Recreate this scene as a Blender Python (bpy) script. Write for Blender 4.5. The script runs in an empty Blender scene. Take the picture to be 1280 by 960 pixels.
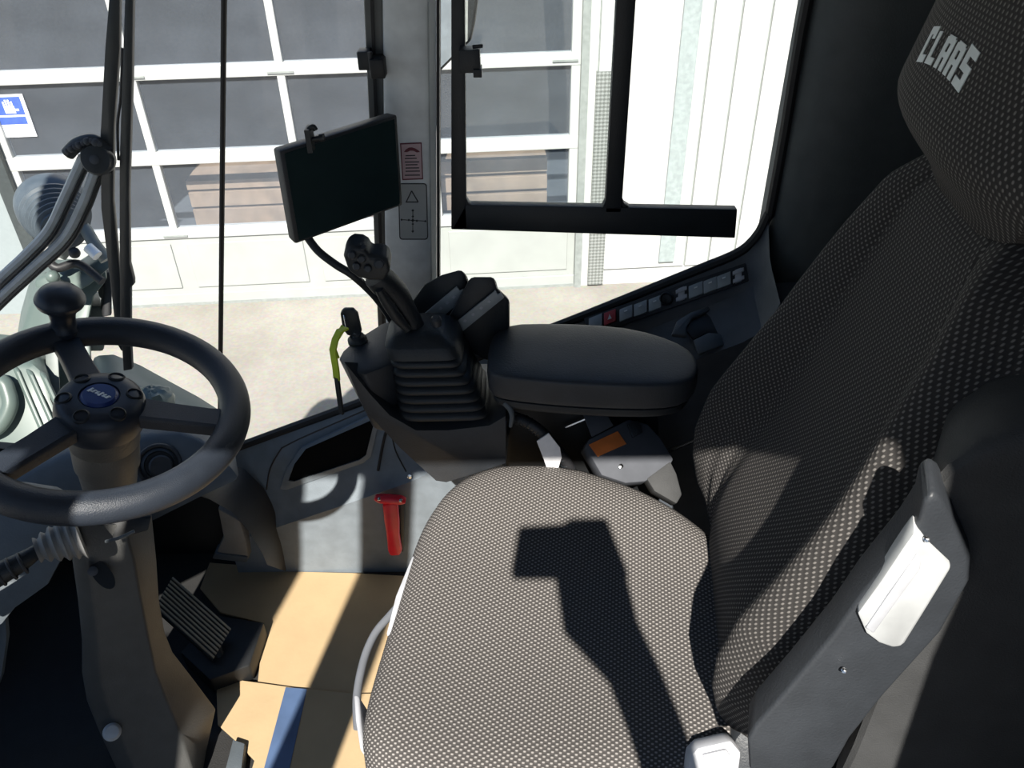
import bpy, bmesh, math, random
from mathutils import Vector, Matrix
random.seed(7)
V = Vector
S = bpy.context.scene
COL = S.collection
PI = math.pi

# ------------------------------------------------------------------ camera (1280 x 960 frame, f = 1000 px)
F = 1000.0; PITCH = math.radians(35.5); ROLL = math.atan(27 / 1400)
CAM = V((0, 0, 1.38))
FW = V((0, math.cos(PITCH), -math.sin(PITCH))); U0 = V((0, math.sin(PITCH), math.cos(PITCH))); R0 = V((1, 0, 0))
CR, SR = math.cos(ROLL), math.sin(ROLL)
RT = R0 * CR - U0 * SR; UP = R0 * SR + U0 * CR
cd = bpy.data.cameras.new('camera'); cam = bpy.data.objects.new('camera', cd); COL.objects.link(cam)
cd.sensor_width = 36; cd.lens = 36 * F / 1280; cd.clip_start = 0.01; cd.clip_end = 200
m = Matrix((RT, UP, -FW)).transposed().to_4x4(); m.translation = CAM; cam.matrix_world = m
S.camera = cam

def P(px, py, x=None, y=None, z=None, d=None, n=None, o=None):
    """world point seen at a pixel, on a plane of the place"""
    r = FW + RT * ((px - 640) / F) + UP * ((480 - py) / F)
    if x is not None: t = x / r.x
    elif y is not None: t = y / r.y
    elif z is not None: t = (z - CAM.z) / r.z
    elif n is not None: t = (V(o) - CAM).dot(V(n)) / r.dot(V(n))
    else: t = d
    return CAM + r * t

# ------------------------------------------------------------------ materials
MATS = {}
def nodes(name):
    mt = bpy.data.materials.new(name); mt.use_nodes = True
    nt = mt.node_tree; bs = nt.nodes['Principled BSDF']
    return mt, nt, bs
def M(name, col, rough=0.5, metal=0.0, var=0.12, scale=30, bump=0.0, bscale=400, spec=0.5, coord='Object'):
    if name in MATS: return MATS[name]
    mt, nt, bs = nodes(name)
    N = nt.nodes; L = nt.links
    tc = N.new('ShaderNodeTexCoord'); nz = N.new('ShaderNodeTexNoise'); nz.inputs['Scale'].default_value = scale; nz.inputs['Detail'].default_value = 5
    L.new(tc.outputs[coord], nz.inputs['Vector'])
    rp = N.new('ShaderNodeValToRGB'); c = V(col)
    rp.color_ramp.elements[0].position = 0.3; rp.color_ramp.elements[1].position = 0.7
    rp.color_ramp.elements[0].color = (*(c * (1 - var)), 1); rp.color_ramp.elements[1].color = (*(c * (1 + var)), 1)
    L.new(nz.outputs['Fac'], rp.inputs['Fac']); L.new(rp.outputs['Color'], bs.inputs['Base Color'])
    bs.inputs['Roughness'].default_value = rough; bs.inputs['Metallic'].default_value = metal
    bs.inputs['Specular IOR Level'].default_value = spec
    if bump:
        n2 = N.new('ShaderNodeTexNoise'); n2.inputs['Scale'].default_value = bscale; L.new(tc.outputs[coord], n2.inputs['Vector'])
        bp = N.new('ShaderNodeBump'); bp.inputs['Strength'].default_value = bump; bp.inputs['Distance'].default_value = 0.002
        L.new(n2.outputs['Fac'], bp.inputs['Height']); L.new(bp.outputs['Normal'], bs.inputs['Normal'])
    MATS[name] = mt; return mt

black = M('black_plastic', (.014, .018, .022), .5, bump=.25)
charcoal = M('charcoal_plastic', (.030, .034, .040), .5, bump=.25)
wheelm = M('wheel_rubber', (.021, .027, .038), .42, bump=.35, bscale=900)
hubm = M('hub_plastic', (.018, .024, .036), .4)
badgem = M('badge_blue', (.015, .035, .16), .3)
columnm = M('column_plastic', (.066, .066, .063), .5, bump=.25)
slate = M('slate_plastic', (.085, .100, .112), .5, bump=.2)
panelm = M('side_panel_plastic', (.165, .192, .215), .5, bump=.2)
ductm = M('duct_grey', (.24, .23, .21), .6)
pillarm = M('pillar_grey', (.74, .78, .79), .45)
pillar_dark = M('pillar_post', (.10, .105, .10), .5)
whitetrim = M('white_trim', (.86, .87, .86), .45)
pocketm = M('pocket_shade', (.004, .0045, .005), .9, spec=.1)
archm = M('arch_plastic', (.040, .037, .033), .55, bump=.2)
blackm = M('deep_black', (.010, .011, .012), .55)
sealm = M('rubber_seal', (.010, .010, .011), .6)
trimdark = M('dark_trim', (.065, .075, .078), .55, bump=.2)
shelf = M('shelf_plastic', (.075, .085, .10), .5, bump=.2)
liner = M('headliner', (.16, .165, .17), .8)
floorm = M('floor_mat', (.018, .018, .018), .75, bump=.5)
card = M('cardboard', (.44, .32, .18), .85, var=.05, scale=14, bump=.15, bscale=120)
cardedge = M('cardboard_edge', (.40, .29, .17), .9)
bluem = M('blue_tape', (.075, .12, .22), .45, var=.2, scale=12)
silver = M('silver_plastic', (.46, .475, .48), .4)
chrome = M('chrome', (.75, .76, .78), .18, metal=1, var=.03)
steel = M('zinc_steel', (.085, .090, .102), .6, spec=.08)
palep = M('pale_plastic', (.45, .46, .49), .5)
greyp = M('grey_bar', (.16, .17, .19), .45)
redm = M('red_plastic', (.78, .016, .035), .35)
redsw = M('hazard_red', (.40, .04, .05), .4)
swm = M('switch_grey', (.30, .33, .34), .45)
limem = M('lime_webbing', (.42, .55, .03), .7)
orangem = M('orange_label', (.75, .20, .04), .45, var=.35, scale=16)
tagm = M('white_tag', (.80, .80, .82), .6)
gaiterm = M('gaiter_rubber', (.22, .22, .215), .55)
buildw = M('building_white', (.55, .55, .54), .6, var=.03)
doorw = M('door_white', (.50, .51, .50), .5, var=.04, scale=4)
doorlow = M('door_panel', (.385, .40, .385), .55, var=.05, scale=6)
galv = M('pale_flashing', (.34, .385, .385), .4)
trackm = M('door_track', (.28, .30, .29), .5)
greenp = M('machine_paint', (.100, .132, .120), .4, var=.08, scale=8)
greenp2 = M('machine_grey', (.17, .19, .18), .5)
lampm = M('lamp_housing', (.07, .09, .11), .4)
lampglass = M('lamp_lens', (.25, .3, .34), .15)
hosem = M('hose_rubber', (.02, .02, .022), .5)
wiperm = M('wiper_black', (.020, .023, .026), .38)
wiperr = M('wiper_rod', (.42, .46, .49), .35)
signw = M('sign_white', (.78, .79, .82), .5)
signb = M('sign_blue', (.06, .12, .50), .5)
pinkl = M('label_pink', (.55, .40, .42), .6, var=.04)
inkred = M('label_dark_red', (.13, .02, .035), .6)
inkblack = M('label_ink', (.02, .022, .025), .6)
greyl = M('label_grey', (.34, .36, .36), .5, var=.04)
jambm = M('dark_jamb', (.05, .06, .062), .5)
buildside = M('building_side', (.29, .33, .34), .6, var=.03)
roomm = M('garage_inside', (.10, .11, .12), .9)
beige = M('beige', (.33, .235, .16), .8, var=.25, scale=5)
logo = M('logo_thread', (.62, .66, .66), .7)
screenm = M('screen_glass', (.012, .028, .031), .3)
mirr = M('mirror_glass', (.85, .87, .88), .02, metal=1, var=.01)
shellm = M('seat_shell', (.048, .049, .050), .6, bump=.3, bscale=700, spec=.2)
tread = M('pedal_tread', (.34, .31, .24), .5)

def glass(name, dust, tint=(1, 1, 1), gl=1.0):
    mt = bpy.data.materials.new(name); mt.use_nodes = True; nt = mt.node_tree; N = nt.nodes; L = nt.links
    N.remove(N['Principled BSDF']); out = N['Material Output']
    tr = N.new('ShaderNodeBsdfTransparent'); tr.inputs['Color'].default_value = (*tint, 1)
    df = N.new('ShaderNodeBsdfDiffuse'); df.inputs['Color'].default_value = (.50, .57, .68, 1)
    nz = N.new('ShaderNodeTexNoise'); nz.inputs['Scale'].default_value = 3; tc = N.new('ShaderNodeTexCoord'); L.new(tc.outputs['Object'], nz.inputs['Vector'])
    mp = N.new('ShaderNodeMapRange'); mp.inputs['To Min'].default_value = dust * .5; mp.inputs['To Max'].default_value = dust * 1.5; L.new(nz.outputs['Fac'], mp.inputs['Value'])
    m1 = N.new('ShaderNodeMixShader'); L.new(mp.outputs['Result'], m1.inputs['Fac']); L.new(tr.outputs[0], m1.inputs[1]); L.new(df.outputs[0], m1.inputs[2])
    gs = N.new('ShaderNodeBsdfGlossy'); gs.inputs['Roughness'].default_value = 0.02
    lwt = N.new('ShaderNodeLayerWeight'); lwt.inputs['Blend'].default_value = .5
    pw = N.new('ShaderNodeMath'); pw.operation = 'POWER'; pw.inputs[1].default_value = 5; L.new(lwt.outputs['Facing'], pw.inputs[0])
    mu = N.new('ShaderNodeMath'); mu.operation = 'MULTIPLY_ADD'; mu.inputs[1].default_value = .9 * gl; mu.inputs[2].default_value = .035 * gl; L.new(pw.outputs[0], mu.inputs[0])
    m2 = N.new('ShaderNodeMixShader'); L.new(mu.outputs[0], m2.inputs['Fac']); L.new(m1.outputs[0], m2.inputs[1]); L.new(gs.outputs[0], m2.inputs[2])
    L.new(m2.outputs[0], out.inputs['Surface'])
    return mt
translm = bpy.data.materials.new('translucent_edge'); translm.use_nodes = True
_n = translm.node_tree.nodes; _n.remove(_n['Principled BSDF'])
_a = _n.new('ShaderNodeBsdfDiffuse'); _b = _n.new('ShaderNodeBsdfTranslucent'); _c = _n.new('ShaderNodeMixShader'); _t = _n.new('ShaderNodeTexNoise'); _r = _n.new('ShaderNodeValToRGB')
_r.color_ramp.elements[0].color = (.86, .88, .87, 1); _r.color_ramp.elements[1].color = (.94, .95, .94, 1)
_l = translm.node_tree.links; _l.new(_t.outputs['Fac'], _r.inputs['Fac'])
for _q in (_a, _b): _l.new(_r.outputs['Color'], _q.inputs['Color'])
_c.inputs['Fac'].default_value = .95; _l.new(_a.outputs[0], _c.inputs[1]); _l.new(_b.outputs[0], _c.inputs[2]); _l.new(_c.outputs[0], _n['Material Output'].inputs['Surface'])
cabglass = glass('cab_glass', .010, (.975, .99, .985), .6)
dustglass = glass('garage_glass', .062, (.95, .97, 1), 1.3)

def fabric(name, pu, pv, dark, light, lo, hi):
    """woven seat cloth: staggered light dots on black, laid out in metres on the cloth's own UVs"""
    mt, nt, bs = nodes(name); N = nt.nodes; L = nt.links
    uv = N.new('ShaderNodeUVMap'); uv.uv_map = 'cloth'
    sp = N.new('ShaderNodeSeparateXYZ'); L.new(uv.outputs[0], sp.inputs[0])
    cs = []
    for ax, p in (('X', pu), ('Y', pv)):
        a = N.new('ShaderNodeMath'); a.operation = 'MULTIPLY'; a.inputs[1].default_value = 2 * PI / p; L.new(sp.outputs[ax], a.inputs[0])
        b = N.new('ShaderNodeMath'); b.operation = 'COSINE'; L.new(a.outputs[0], b.inputs[0]); cs.append(b)
    mu = N.new('ShaderNodeMath'); mu.operation = 'MULTIPLY'; L.new(cs[0].outputs[0], mu.inputs[0]); L.new(cs[1].outputs[0], mu.inputs[1])
    mr = N.new('ShaderNodeMapRange'); mr.interpolation_type = 'SMOOTHSTEP'
    mr.inputs['From Min'].default_value = lo; mr.inputs['From Max'].default_value = hi; L.new(mu.outputs[0], mr.inputs['Value'])
    nz = N.new('ShaderNodeTexNoise'); nz.inputs['Scale'].default_value = 300; L.new(uv.outputs[0], nz.inputs['Vector'])
    ml = N.new('ShaderNodeMix'); ml.data_type = 'RGBA'
    ml.inputs['A'].default_value = (*dark, 1); ml.inputs['B'].default_value = (*light, 1); L.new(mr.outputs[0], ml.inputs['Factor'])
    L.new(ml.outputs['Result'], bs.inputs['Base Color'])
    bs.inputs['Roughness'].default_value = .9; bs.inputs['Specular IOR Level'].default_value = .15
    bp = N.new('ShaderNodeBump'); bp.inputs['Strength'].default_value = .4; bp.inputs['Distance'].default_value = .001
    L.new(mu.outputs[0], bp.inputs['Height']); L.new(bp.outputs[0], bs.inputs['Normal'])
    return mt
cloth = fabric('seat_cloth', .0068, .0090, (.072, .067, .064), (.34, .318, .30), .1, .85)
cloth_back_shade = fabric('back_cloth_shade', .0068, .0090, (.036, .034, .033), (.165, .155, .146), .2, .9)  # darker copy of the cushion cloth: the backrest's shade is in its colour

def concrete():
    mt, nt, bs = nodes('yard_concrete'); N = nt.nodes; L = nt.links
    tc = N.new('ShaderNodeTexCoord')
    a = N.new('ShaderNodeTexNoise'); a.inputs['Scale'].default_value = .9; a.inputs['Detail'].default_value = 9; a.inputs['Roughness'].default_value = .65
    L.new(tc.outputs['Object'], a.inputs['Vector'])
    rp = N.new('ShaderNodeValToRGB'); e = rp.color_ramp.elements
    e[0].position = .28; e[0].color = (.235, .215, .185, 1); e[1].position = .6; e[1].color = (.34, .32, .285, 1)
    L.new(a.outputs['Fac'], rp.inputs['Fac'])
    b = N.new('ShaderNodeTexNoise'); b.inputs['Scale'].default_value = 40; b.inputs['Detail'].default_value = 4; L.new(tc.outputs['Object'], b.inputs['Vector'])
    mx = N.new('ShaderNodeMix'); mx.data_type = 'RGBA'; mx.blend_type = 'OVERLAY'; mx.inputs['Factor'].default_value = .25
    L.new(rp.outputs[0], mx.inputs['A']); L.new(b.outputs['Color'], mx.inputs['B']); L.new(mx.outputs['Result'], bs.inputs['Base Color'])
    bs.inputs['Roughness'].default_value = .9
    return mt
concm = concrete()

def checker():
    mt, nt, bs = nodes('checker_plate'); N = nt.nodes; L = nt.links
    tc = N.new('ShaderNodeTexCoord'); sp = N.new('ShaderNodeSeparateXYZ'); L.new(tc.outputs['Object'], sp.inputs[0])
    add = N.new('ShaderNodeMath'); add.operation = 'ADD'; L.new(sp.outputs['X'], add.inputs[0]); L.new(sp.outputs['Z'], add.inputs[1])
    sub = N.new('ShaderNodeMath'); sub.operation = 'SUBTRACT'; L.new(sp.outputs['X'], sub.inputs[0]); L.new(sp.outputs['Z'], sub.inputs[1])
    o = []
    for q in (add, sub):
        k = N.new('ShaderNodeMath'); k.operation = 'MULTIPLY'; k.inputs[1].default_value = 2 * PI / .055; L.new(q.outputs[0], k.inputs[0])
        s = N.new('ShaderNodeMath'); s.operation = 'SINE'; L.new(k.outputs[0], s.inputs[0]); o.append(s)
    mu = N.new('ShaderNodeMath'); mu.operation = 'MULTIPLY'; L.new(o[0].outputs[0], mu.inputs[0]); L.new(o[1].outputs[0], mu.inputs[1])
    rp = N.new('ShaderNodeValToRGB'); rp.color_ramp.elements[0].position = .35; rp.color_ramp.elements[1].position = .65
    rp.color_ramp.elements[0].color = (.19, .20, .19, 1); rp.color_ramp.elements[1].color = (.33, .34, .33, 1)
    mr = N.new('ShaderNodeMapRange'); mr.inputs['From Min'].default_value = -1; L.new(mu.outputs[0], mr.inputs['Value']); L.new(mr.outputs[0], rp.inputs[0])
    L.new(rp.outputs[0], bs.inputs['Base Color']); bs.inputs['Roughness'].default_value = .4; bs.inputs['Metallic'].default_value = .1
    bp = N.new('ShaderNodeBump'); bp.inputs['Strength'].default_value = .6; bp.inputs['Distance'].default_value = .004; L.new(mu.outputs[0], bp.inputs['Height']); L.new(bp.outputs[0], bs.inputs['Normal'])
    return mt
checkm = checker()

# ------------------------------------------------------------------ builders
ORG = {}
def tag(o, label, cat, group=None, kind=None):
    o['label'] = label; o['category'] = cat
    if group: o['group'] = group
    if kind: o['kind'] = kind
    return o
def thing(name, label, cat, loc, group=None):
    o = bpy.data.objects.new(name, None); COL.objects.link(o); o.empty_display_size = .05
    o.location = V(loc); ORG[o.name] = V(loc); return tag(o, label, cat, group)
def link(name, me, mat, parent=None, org=None):
    o = bpy.data.objects.new(name, me); COL.objects.link(o)
    if mat: me.materials.append(mat)
    if org is None:
        vs = [v.co for v in me.vertices]
        org = V([(min(c[i] for c in vs) + max(c[i] for c in vs)) / 2 for i in range(3)]) if vs else V((0, 0, 0))
    org = V(org)
    me.transform(Matrix.Translation(-org))
    ORG[o.name] = org
    o.location = org - (ORG[parent.name] if parent else V((0, 0, 0)))
    if parent: o.parent = parent
    return o
def bev(o, w, seg=2, ang=35):
    if w:
        b = o.modifiers.new('edge', 'BEVEL'); b.width = w; b.segments = seg; b.limit_method = 'ANGLE'; b.angle_limit = math.radians(ang)
        b.harden_normals = False
    return o
class MB:
    """collects shapes in world coordinates and links them as one mesh"""
    def __init__(s): s.b = bmesh.new()
    def prism(s, pts, vec):
        pts = [V(p) for p in pts]; vec = V(vec)
        a = [s.b.verts.new(p) for p in pts]; c = [s.b.verts.new(p + vec) for p in pts]; n = len(pts)
        s.b.faces.new(a); s.b.faces.new(c[::-1])
        for i in range(n): s.b.faces.new((a[i], c[i], c[(i + 1) % n], a[(i + 1) % n]))
        return s
    def hull8(s, a, c):
        a = [s.b.verts.new(V(p)) for p in a]; c = [s.b.verts.new(V(p)) for p in c]; n = len(a)
        s.b.faces.new(a); s.b.faces.new(c[::-1])
        for i in range(n): s.b.faces.new((a[i], c[i], c[(i + 1) % n], a[(i + 1) % n]))
        return s
    def box(s, lo, hi):
        (x0, y0, z0), (x1, y1, z1) = lo, hi
        return s.prism([(x0, y0, z0), (x1, y0, z0), (x1, y1, z0), (x0, y1, z0)], (0, 0, z1 - z0))
    def obox(s, c, ax, ay, az):
        c, ax, ay, az = V(c), V(ax), V(ay), V(az)
        return s.prism([c - ax - ay - az, c + ax - ay - az, c + ax + ay - az, c - ax + ay - az], az * 2)
    def loft(s, rings, cap=True, closed=True, ringloop=False):
        R = [[s.b.verts.new(V(p)) for p in r] for r in rings]; n = len(rings[0]); k = len(R)
        for i in range(k if ringloop else k - 1):
            a, c = R[i], R[(i + 1) % k]
            for j in range(n if closed else n - 1):
                s.b.faces.new((a[j], a[(j + 1) % n], c[(j + 1) % n], c[j]))
        if cap and closed and not ringloop: s.b.faces.new(R[0][::-1]); s.b.faces.new(R[-1])
        return s
    def tube(s, pts, r, n=12, sub=6, sx=1.0):
        pts = [V(p) for p in pts]
        rs = r if isinstance(r, (list, tuple)) else [r] * len(pts)
        P2, R2 = [], []
        if len(pts) > 2 and sub > 1:
            for i in range(len(pts) - 1):
                p0 = pts[max(i - 1, 0)]; p1 = pts[i]; p2 = pts[i + 1]; p3 = pts[min(i + 2, len(pts) - 1)]
                for k in range(sub):
                    t = k / sub
                    P2.append(.5 * ((2 * p1) + (p2 - p0) * t + (2 * p0 - 5 * p1 + 4 * p2 - p3) * t * t + (3 * p1 - p0 - 3 * p2 + p3) * t ** 3))
                    R2.append(rs[i] * (1 - t) + rs[i + 1] * t)
            P2.append(pts[-1]); R2.append(rs[-1])
        else: P2, R2 = pts, rs
        rings = []; nn = None
        for i, p in enumerate(P2):
            tdir = (P2[min(i + 1, len(P2) - 1)] - P2[max(i - 1, 0)]).normalized()
            if nn is None:
                nn = tdir.orthogonal().normalized()
            nn = (nn - tdir * nn.dot(tdir)).normalized(); bb = tdir.cross(nn)
            rings.append([p + (nn * math.cos(2 * PI * k / n) * sx + bb * math.sin(2 * PI * k / n)) * R2[i] for k in range(n)])
        return s.loft(rings)
    def lathe(s, c, axis, prof, n=40, a0=None, sq=None):
        """prof: (radius, height along axis)"""
        c = V(c); axis = V(axis).normalized(); u = V(a0).normalized() if a0 else axis.orthogonal().normalized(); u = (u - axis * u.dot(axis)).normalized(); w = axis.cross(u)
        rings = []
        for r, h in prof:
            rings.append([c + axis * h + (u * math.cos(2 * PI * k / n) + w * math.sin(2 * PI * k / n)) * max(r, 1e-4) for k in range(n)])
        return s.loft(rings)
    def torus(s, c, axis, R, r, n=72, m2=16):
        c = V(c); axis = V(axis).normalized(); u = axis.orthogonal().normalized(); w = axis.cross(u); rings = []
        for i in range(n):
            a = 2 * PI * i / n; d = u * math.cos(a) + w * math.sin(a)
            rings.append([c + d * (R + r * math.cos(2 * PI * k / m2)) + axis * r * math.sin(2 * PI * k / m2) for k in range(m2)])
        return s.loft(rings, ringloop=True)
    def ball(s, c, r, seg=16):
        c = V(c); r = V(r) if not isinstance(r, (int, float)) else V((r, r, r)); rings = []
        for i in range(1, seg):
            a = PI * i / seg
            rings.append([c + V((r.x * math.sin(a) * math.cos(2 * PI * k / (2 * seg)), r.y * math.sin(a) * math.sin(2 * PI * k / (2 * seg)), r.z * math.cos(a))) for k in range(2 * seg)])
        return s.loft(rings)
    def build(s, name, mat, parent=None, smooth=True, bevel=0, seg=2, sub=0, ang=35, org=None):
        bmesh.ops.recalc_face_normals(s.b, faces=s.b.faces)
        me = bpy.data.meshes.new(name); s.b.to_mesh(me); s.b.free()
        o = link(name, me, mat, parent, org)
        bev(o, bevel, seg, ang)
        if sub:
            q = o.modifiers.new('round', 'SUBSURF'); q.levels = sub; q.render_levels = sub
        if smooth:
            for p in me.polygons: p.use_smooth = True
            es = o.modifiers.new('edges', 'EDGE_SPLIT'); es.split_angle = math.radians(38)
        return o
def struct(o, label=None):
    o['kind'] = 'structure'
    if label: o['label'] = label
    return o
def gridmesh(name, rows, uvs, mat, parent, closed=True, sub=0, capuv=False):
    """rows of points (closed loops) with uv in metres, for the seat cloth"""
    n = len(rows[0]); k = len(rows); vs = [tuple(p) for r in rows for p in r]; fs = []; fu = []
    for i in range(k - 1):
        for j in range(n):
            j2 = (j + 1) % n
            fs.append((i * n + j, i * n + j2, (i + 1) * n + j2, (i + 1) * n + j))
            u2 = uvs[i][j2] if j2 else uvs[i][n] if len(uvs[i]) > n else uvs[i][0]
            u3 = uvs[i + 1][j2] if j2 else uvs[i + 1][n] if len(uvs[i + 1]) > n else uvs[i + 1][0]
            fu += [uvs[i][j], u2, u3, uvs[i + 1][j]]
    for ri, rev in ((0, True), (k - 1, False)):
        loop = [ri * n + j for j in range(n)]; uu = [uvs[ri][j] for j in range(n)]
        if rev: loop.reverse(); uu.reverse()
        fs.append(tuple(loop)); fu += uu
    me = bpy.data.meshes.new(name); me.from_pydata(vs, [], fs)
    ul = me.uv_layers.new(name='cloth')
    for i, u in enumerate(fu): ul.data[i].uv = u
    bm = bmesh.new(); bm.from_mesh(me); bmesh.ops.recalc_face_normals(bm, faces=bm.faces); bm.to_mesh(me); bm.free()
    for p in me.polygons: p.use_smooth = True
    o = link(name, me, mat, parent)
    if sub:
        q = o.modifiers.new('round', 'SUBSURF'); q.levels = sub; q.render_levels = sub
    return o
def sstep(a, b, x):
    t = min(max((x - a) / (b - a), 0), 1); return t * t * (3 - 2 * t)
def lerp(a, b, t): return a + (b - a) * t
def interp(tab, x):
    if x <= tab[0][0]: return tab[0][1]
    for (a, fa), (b, fb) in zip(tab, tab[1:]):
        if x <= b: return lerp(fa, fb, (x - a) / (b - a))
    return tab[-1][1]

# ------------------------------------------------------------------ light
SUN_D = V((.08, 1, -1.0)).normalized()
sl = bpy.data.lights.new('sun', 'SUN'); so = bpy.data.objects.new('sun', sl); COL.objects.link(so)
sl.energy = 10.0; sl.angle = math.radians(.6); sl.color = (1, .95, .87)
so.rotation_euler = SUN_D.to_track_quat('-Z', 'Y').to_euler(); so.location = (-2, -12, 12)
W = bpy.data.worlds.new('sky'); S.world = W; W.use_nodes = True
N = W.node_tree.nodes; L = W.node_tree.links; bg = N['Background']
tc = N.new('ShaderNodeTexCoord'); sp = N.new('ShaderNodeSeparateXYZ'); L.new(tc.outputs['Generated'], sp.inputs[0])
rp = N.new('ShaderNodeValToRGB'); e = rp.color_ramp.elements
e[0].position = 0.0; e[0].color = (.66, .82, 1.0, 1); e[1].position = .7; e[1].color = (.26, .47, .92, 1)
L.new(sp.outputs['Z'], rp.inputs['Fac']); L.new(rp.outputs['Color'], bg.inputs['Color']); bg.inputs['Strength'].default_value = .60
S.view_settings.view_transform = 'Standard'; S.view_settings.look = 'None'; S.view_settings.gamma = 1; S.view_settings.exposure = 0
S.view_settings.use_curve_mapping = False
S.cycles.max_bounces = 10; S.cycles.transparent_max_bounces = 16; S.cycles.diffuse_bounces = 5; S.cycles.glossy_bounces = 4
S.cycles.use_denoising = True; S.cycles.sample_clamp_indirect = 6

# ================================================================== THE YARD AND THE GARAGE
GZ = -1.8
FO = V((.544, 5.838, GZ)); FE = V((.998, .0633, 0)).normalized(); FN = V((.0633, -.998, 0)).normalized()
def fp(s, z, off=0): return FO + FE * s + V((0, 0, z)) + FN * off
def fbox(mb, s0, s1, z0, z1, o0, o1):
    return mb.prism([fp(s0, z0, o0), fp(s1, z0, o0), fp(s1, z1, o0), fp(s0, z1, o0)], FN * (o1 - o0))
g = MB(); g.box((-30, -25, GZ - .1), (30, 30, GZ)); struct(g.build('ground', concm, smooth=False), 'pale concrete yard in front of the garage')
# facade with a door opening: boxes around the opening
w = MB()
fbox(w, -4.2, .02, 3.0, 5.2, -.25, 0); fbox(w, .02, 12, 0, 5.2, -.25, 0)
struct(w.build('wall_back', buildw, smooth=False), 'white garage facade beside the sectional door')
w = MB(); fbox(w, -12, -4.2, 0, 5.2, -.25, 0); struct(w.build('wall_back_left', buildside, smooth=False), 'pale grey garage facade left of the sectional door')
# cladding seams: raised vertical panels right of the door
w = MB()
seams = [.10, .88, 1.075, 1.285, 1.49, 1.69, 1.89, 2.09, 2.29, 2.49, 2.7, 2.9, 3.1, 3.3, 3.5]
for a, b_ in zip(seams, seams[1:]): fbox(w, a + .008, b_ - .008, .15, 5.0, 0.0065, .022)
sj = MB(); fbox(sj, .10, 3.5, .15, 5.0, 0, .006)  # one grey sheet behind the boards paints their shadow gaps
struct(sj.build('trim_14', trackm, smooth=False), 'grey backing that paints shade into the gaps between the cladding boards')
struct(w.build('trim_1', buildw, smooth=False), 'white vertical cladding boards on the garage facade')
w = MB(); fbox(w, .66, .785, .2, 4.9, .025, .05)
struct(w.build('trim_2', galv, smooth=False, bevel=.006), 'pale grey flashing strip running up the cladding')
w = MB(); fbox(w, .09, .215, .02, 1.70, .0, .035)
tag(w.build('corner_guard', checkm, smooth=False), 'silver checker plate guard on the wall beside the white garage door', 'corner guard')
w = MB(); fbox(w, -.02, .035, 0, 3.0, -.06, .03)
struct(w.build('trim_3', trackm, smooth=False), 'grey side track right of the garage door')
w = MB(); fbox(w, -4.21, -4.11, 0, 3.0, -.06, .05); struct(w.build('trim_15', jambm, smooth=False), 'dark jamb left of the garage door')
# the door
gd = thing('garage_door', 'white sectional garage door with three rows of dark glass panes', 'garage door', fp(-2.08, 0, 0))
fr = MB()
for z0, z1 in ((1.74, 1.827), (1.15, 1.245), (.575, .655), (2.34, 2.42), (2.92, 3.0)): fbox(fr, -4.12, -.02, z0, z1, -.07, 0)
mull = [-4.12, -3.09, -2.09, -1.08, -.02]
for c in mull:
    fbox(fr, (c if c == -4.12 else c - .03) if c != -.02 else -.085, (c + .06 if c == -4.12 else c + .025) if c != -.02 else -.02, .575, 3.0, -.068, -.004)
fr.build('frame', doorw, gd, smooth=False, bevel=.006)
lp = MB()
fbox(lp, -4.12, -.02, .0, .575, -.07, -.018)
fbox(lp, -4.12, -.02, .0, .10, -.018, 0)
for a, b_ in zip(mull, mull[1:]):
    fbox(lp, a + .06, b_ - .06, .15, .53, -.018, -.006)
lp.build('lower_panel', doorlow, gd, smooth=False, bevel=.008)
sl_ = MB(); fbox(sl_, -4.12, -.02, -.004, .022, -.05, .006); sl_.build('rubber_seal', trackm, gd, smooth=False)
for z0, z1 in ((.655, 1.15), (1.245, 1.74), (1.827, 2.34), (2.42, 2.92)):
    for a, b_ in zip(mull, mull[1:]):
        q = MB(); fbox(q, a + .02, b_ - .02, z0, z1, -.04, -.034); q.build('pane', dustglass, gd, smooth=False)
for s0, z0 in ((-3.09, 1.765), (-2.09, 1.765), (-3.09, .60), (-.13, 1.775)):
    q = MB(); fbox(q, s0 - .09, s0 + .09, z0 - .006, z0 + .006, 0, .012); q.build('hinge', trackm, gd, smooth=False)
# inside of the garage
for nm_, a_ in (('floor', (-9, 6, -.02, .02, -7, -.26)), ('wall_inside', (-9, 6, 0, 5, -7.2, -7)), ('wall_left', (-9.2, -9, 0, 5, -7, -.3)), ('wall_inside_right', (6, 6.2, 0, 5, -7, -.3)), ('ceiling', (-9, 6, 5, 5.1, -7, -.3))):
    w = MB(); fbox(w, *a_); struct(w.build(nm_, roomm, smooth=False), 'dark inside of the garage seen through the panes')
def pile(name, label, s0, s1, zs, off, depth=.5):  # made-up boards in place of a building reflected in the panes
    t = thing(name, label, 'timber reflection stand-in', fp((s0 + s1) / 2, 0, off))
    for a_ in (s0, s1 - .08):
        q = MB(); fbox(q, a_, a_ + .08, .02, zs[0][0], off - depth, off - .02); q.build('trestle', roomm, t, smooth=False)
    for z0, z1 in zs:
        q = MB(); fbox(q, s0, s1, z0, z1, off - depth, off); q.build('board', beige, t, smooth=False, bevel=.004)
pile('reflection_boards', 'pale timber boards standing in for a reflection in the garage panes right of the pillar', -1.25, -.22, ((.60, .72), (.75, .86), (.89, 1.00)), -.25)
pile('reflection_boards', 'pale timber boards standing in for a reflection in the garage panes left of the monitor', -3.0, -1.6, ((.56, .70), (.72, .84), (.86, .93)), -.25)
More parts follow.
